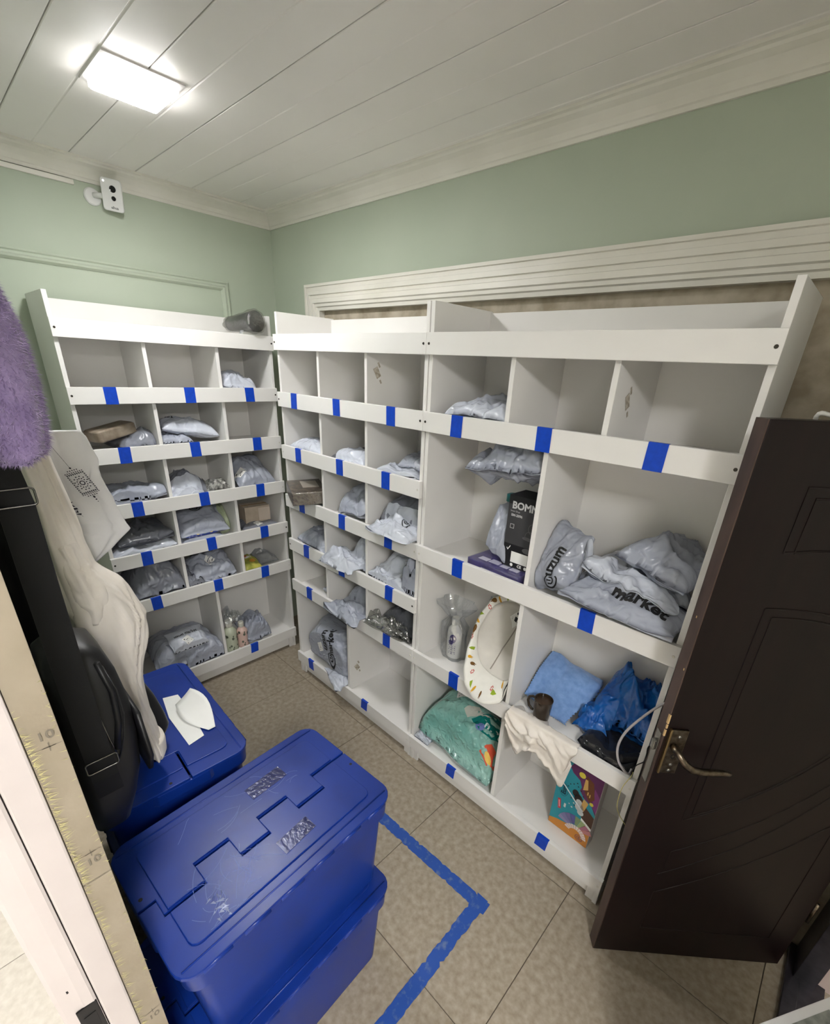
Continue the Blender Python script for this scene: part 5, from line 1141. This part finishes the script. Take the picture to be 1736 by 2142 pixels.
def on_face(y, z_): return (1.486 - bx if z_ < 1.0 else 1.486 - bx - (z_ - 1.0) * .05, y - by, z_ - bz)
q = MB(); q.tube([on_face(-1.150, 1.255), on_face(-1.146, 1.20), on_face(-1.143, 1.15), on_face(-1.138, 1.09), on_face(-1.133, 1.04)], .0016, 6); obj('zip', q, steel, r, smooth=True)
q = MB(); q.tube([on_face(-1.115, 1.25), on_face(-1.104, 1.19), on_face(-1.104, 1.13), on_face(-1.114, 1.08), on_face(-1.132, 1.035)], .0012, 6); obj('zip', q, mat('dark_zip', (70, 70, 72), .4, .8), r, smooth=True)
q = MB(); q.tube([on_face(-1.122, 1.26), on_face(-1.112, 1.19), on_face(-1.116, 1.12), on_face(-1.130, 1.06)], .006, 8); obj('piping', q, lea, r, smooth=True)
q = MB(); q.loft([[(x - bx, y - by, z_ - bz) for x, y in rrect(.19, .01, .004, 2, 1.39, yy)] for z_, yy in ((1.12, -1.082), (1.00, -1.078), (.97, -1.084))]); obj('flap', q, lea, r, smooth=True)
# strap: broad webbing facing the camera
q = MB()
pts = [(1.50, -1.182, 1.80), (1.505, -1.170, 1.66), (1.507, -1.163, 1.58), (1.508, -1.165, 1.45), (1.508, -1.166, 1.30), (1.506, -1.166, 1.15), (1.502, -1.164, 1.02), (1.492, -1.162, .97)]
rings = [[(x + h - bx, y + sg - by, z_ - bz) for sg, h in ((-.022, 0), (.022, 0), (.022, .003), (-.022, .003))] for x, y, z_ in pts]; q.loft(rings); st = obj('strap', q, mat('black_webbing', (18, 18, 20), .75, bump=.4, bscale=400, bdist=.0006), r)
for zz, yy in ((1.592, -1.164), (1.065, -1.163)):
    q = MB(); c = [(1.513 - bx, yy - by + a, zz - bz + b_) for a, b_ in rrect(.052, .026, .005, 3)]; c.append(c[0]); c.append(c[1]); q.tube(c, .0017, 6); obj('buckle', q, mat('gunmetal', (120, 118, 116), .25, 1.0), st, smooth=True)
# black hem under the cuff
q = MB(); o_ = (1.10, YD, 1.0); q.loft(rel(hang([*shift_rows([(1.02, -1.09, -1.012), (.95, -1.085, -.990), (.87, -1.08, -.974), (.825, -1.075, -.969), (.795, -1.06, -.990), (.78, -1.05, -1.01)], 1.205, 1.115)], 1.10, .025, nz=20, amp=.1, sd=21), o_))
obj('dark_garment', q, coat_m, loc=o_, smooth=True, label='black garment end showing beneath the pale cuff', cat='garment')
# hooks for the clothes
hk = mat('chrome_hook', (180, 180, 180), .2, 1.0)
for x, z_, nm in ((1.60, 1.855, 'wall hook carrying the purple cloth'), (1.20, 1.70, 'wall hook carrying the sweatshirt'), (1.50, 1.80, 'wall hook carrying the bag and coat')):
    q = MB(); q.tube([(0, 0, 0), (0, .03, 0), (0, .045, .008), (0, .048, .022)], .004, 8); q.box(-.012, .012, 0, .004, -.025, .02); obj('coat_hook', q, hk, loc=(x, YD, z_), smooth=False, label=nm, cat='hook', group='coat hooks on the partition')
# ------------------------------------------------------------------ white carton in the lower right corner
r = empty('white_carton', (2.70, -.345, 0), math.atan2(.162, .103), label='white carton with a grey sticker in the lower right corner', cat='carton')
wc = mat('white_carton', (232, 230, 232), .5)
obj('box', MB().box(-.22, .22, -.10, .058, 0, .62), wc, r, bevel=.002)
obj('sticker', MB().box(-.04, .075, -.065, .042, .6202, .6208), mat('grey_sticker', (118, 122, 118), .6, col2=(150, 152, 148), nscale=60), r)
cable('cable', [(2.33, .30, 1.30), (2.315, .06, 1.66), (2.305, -.055, 1.745), (2.335, -.040, 1.7475), (2.40, .010, 1.7485), (2.47, .070, 1.7495), (2.50, .13, 1.70), (2.50, .22, 1.35)], .004, mat('white_cable', (214, 212, 208), .4), 'pale cable lying over the top of the dark door')
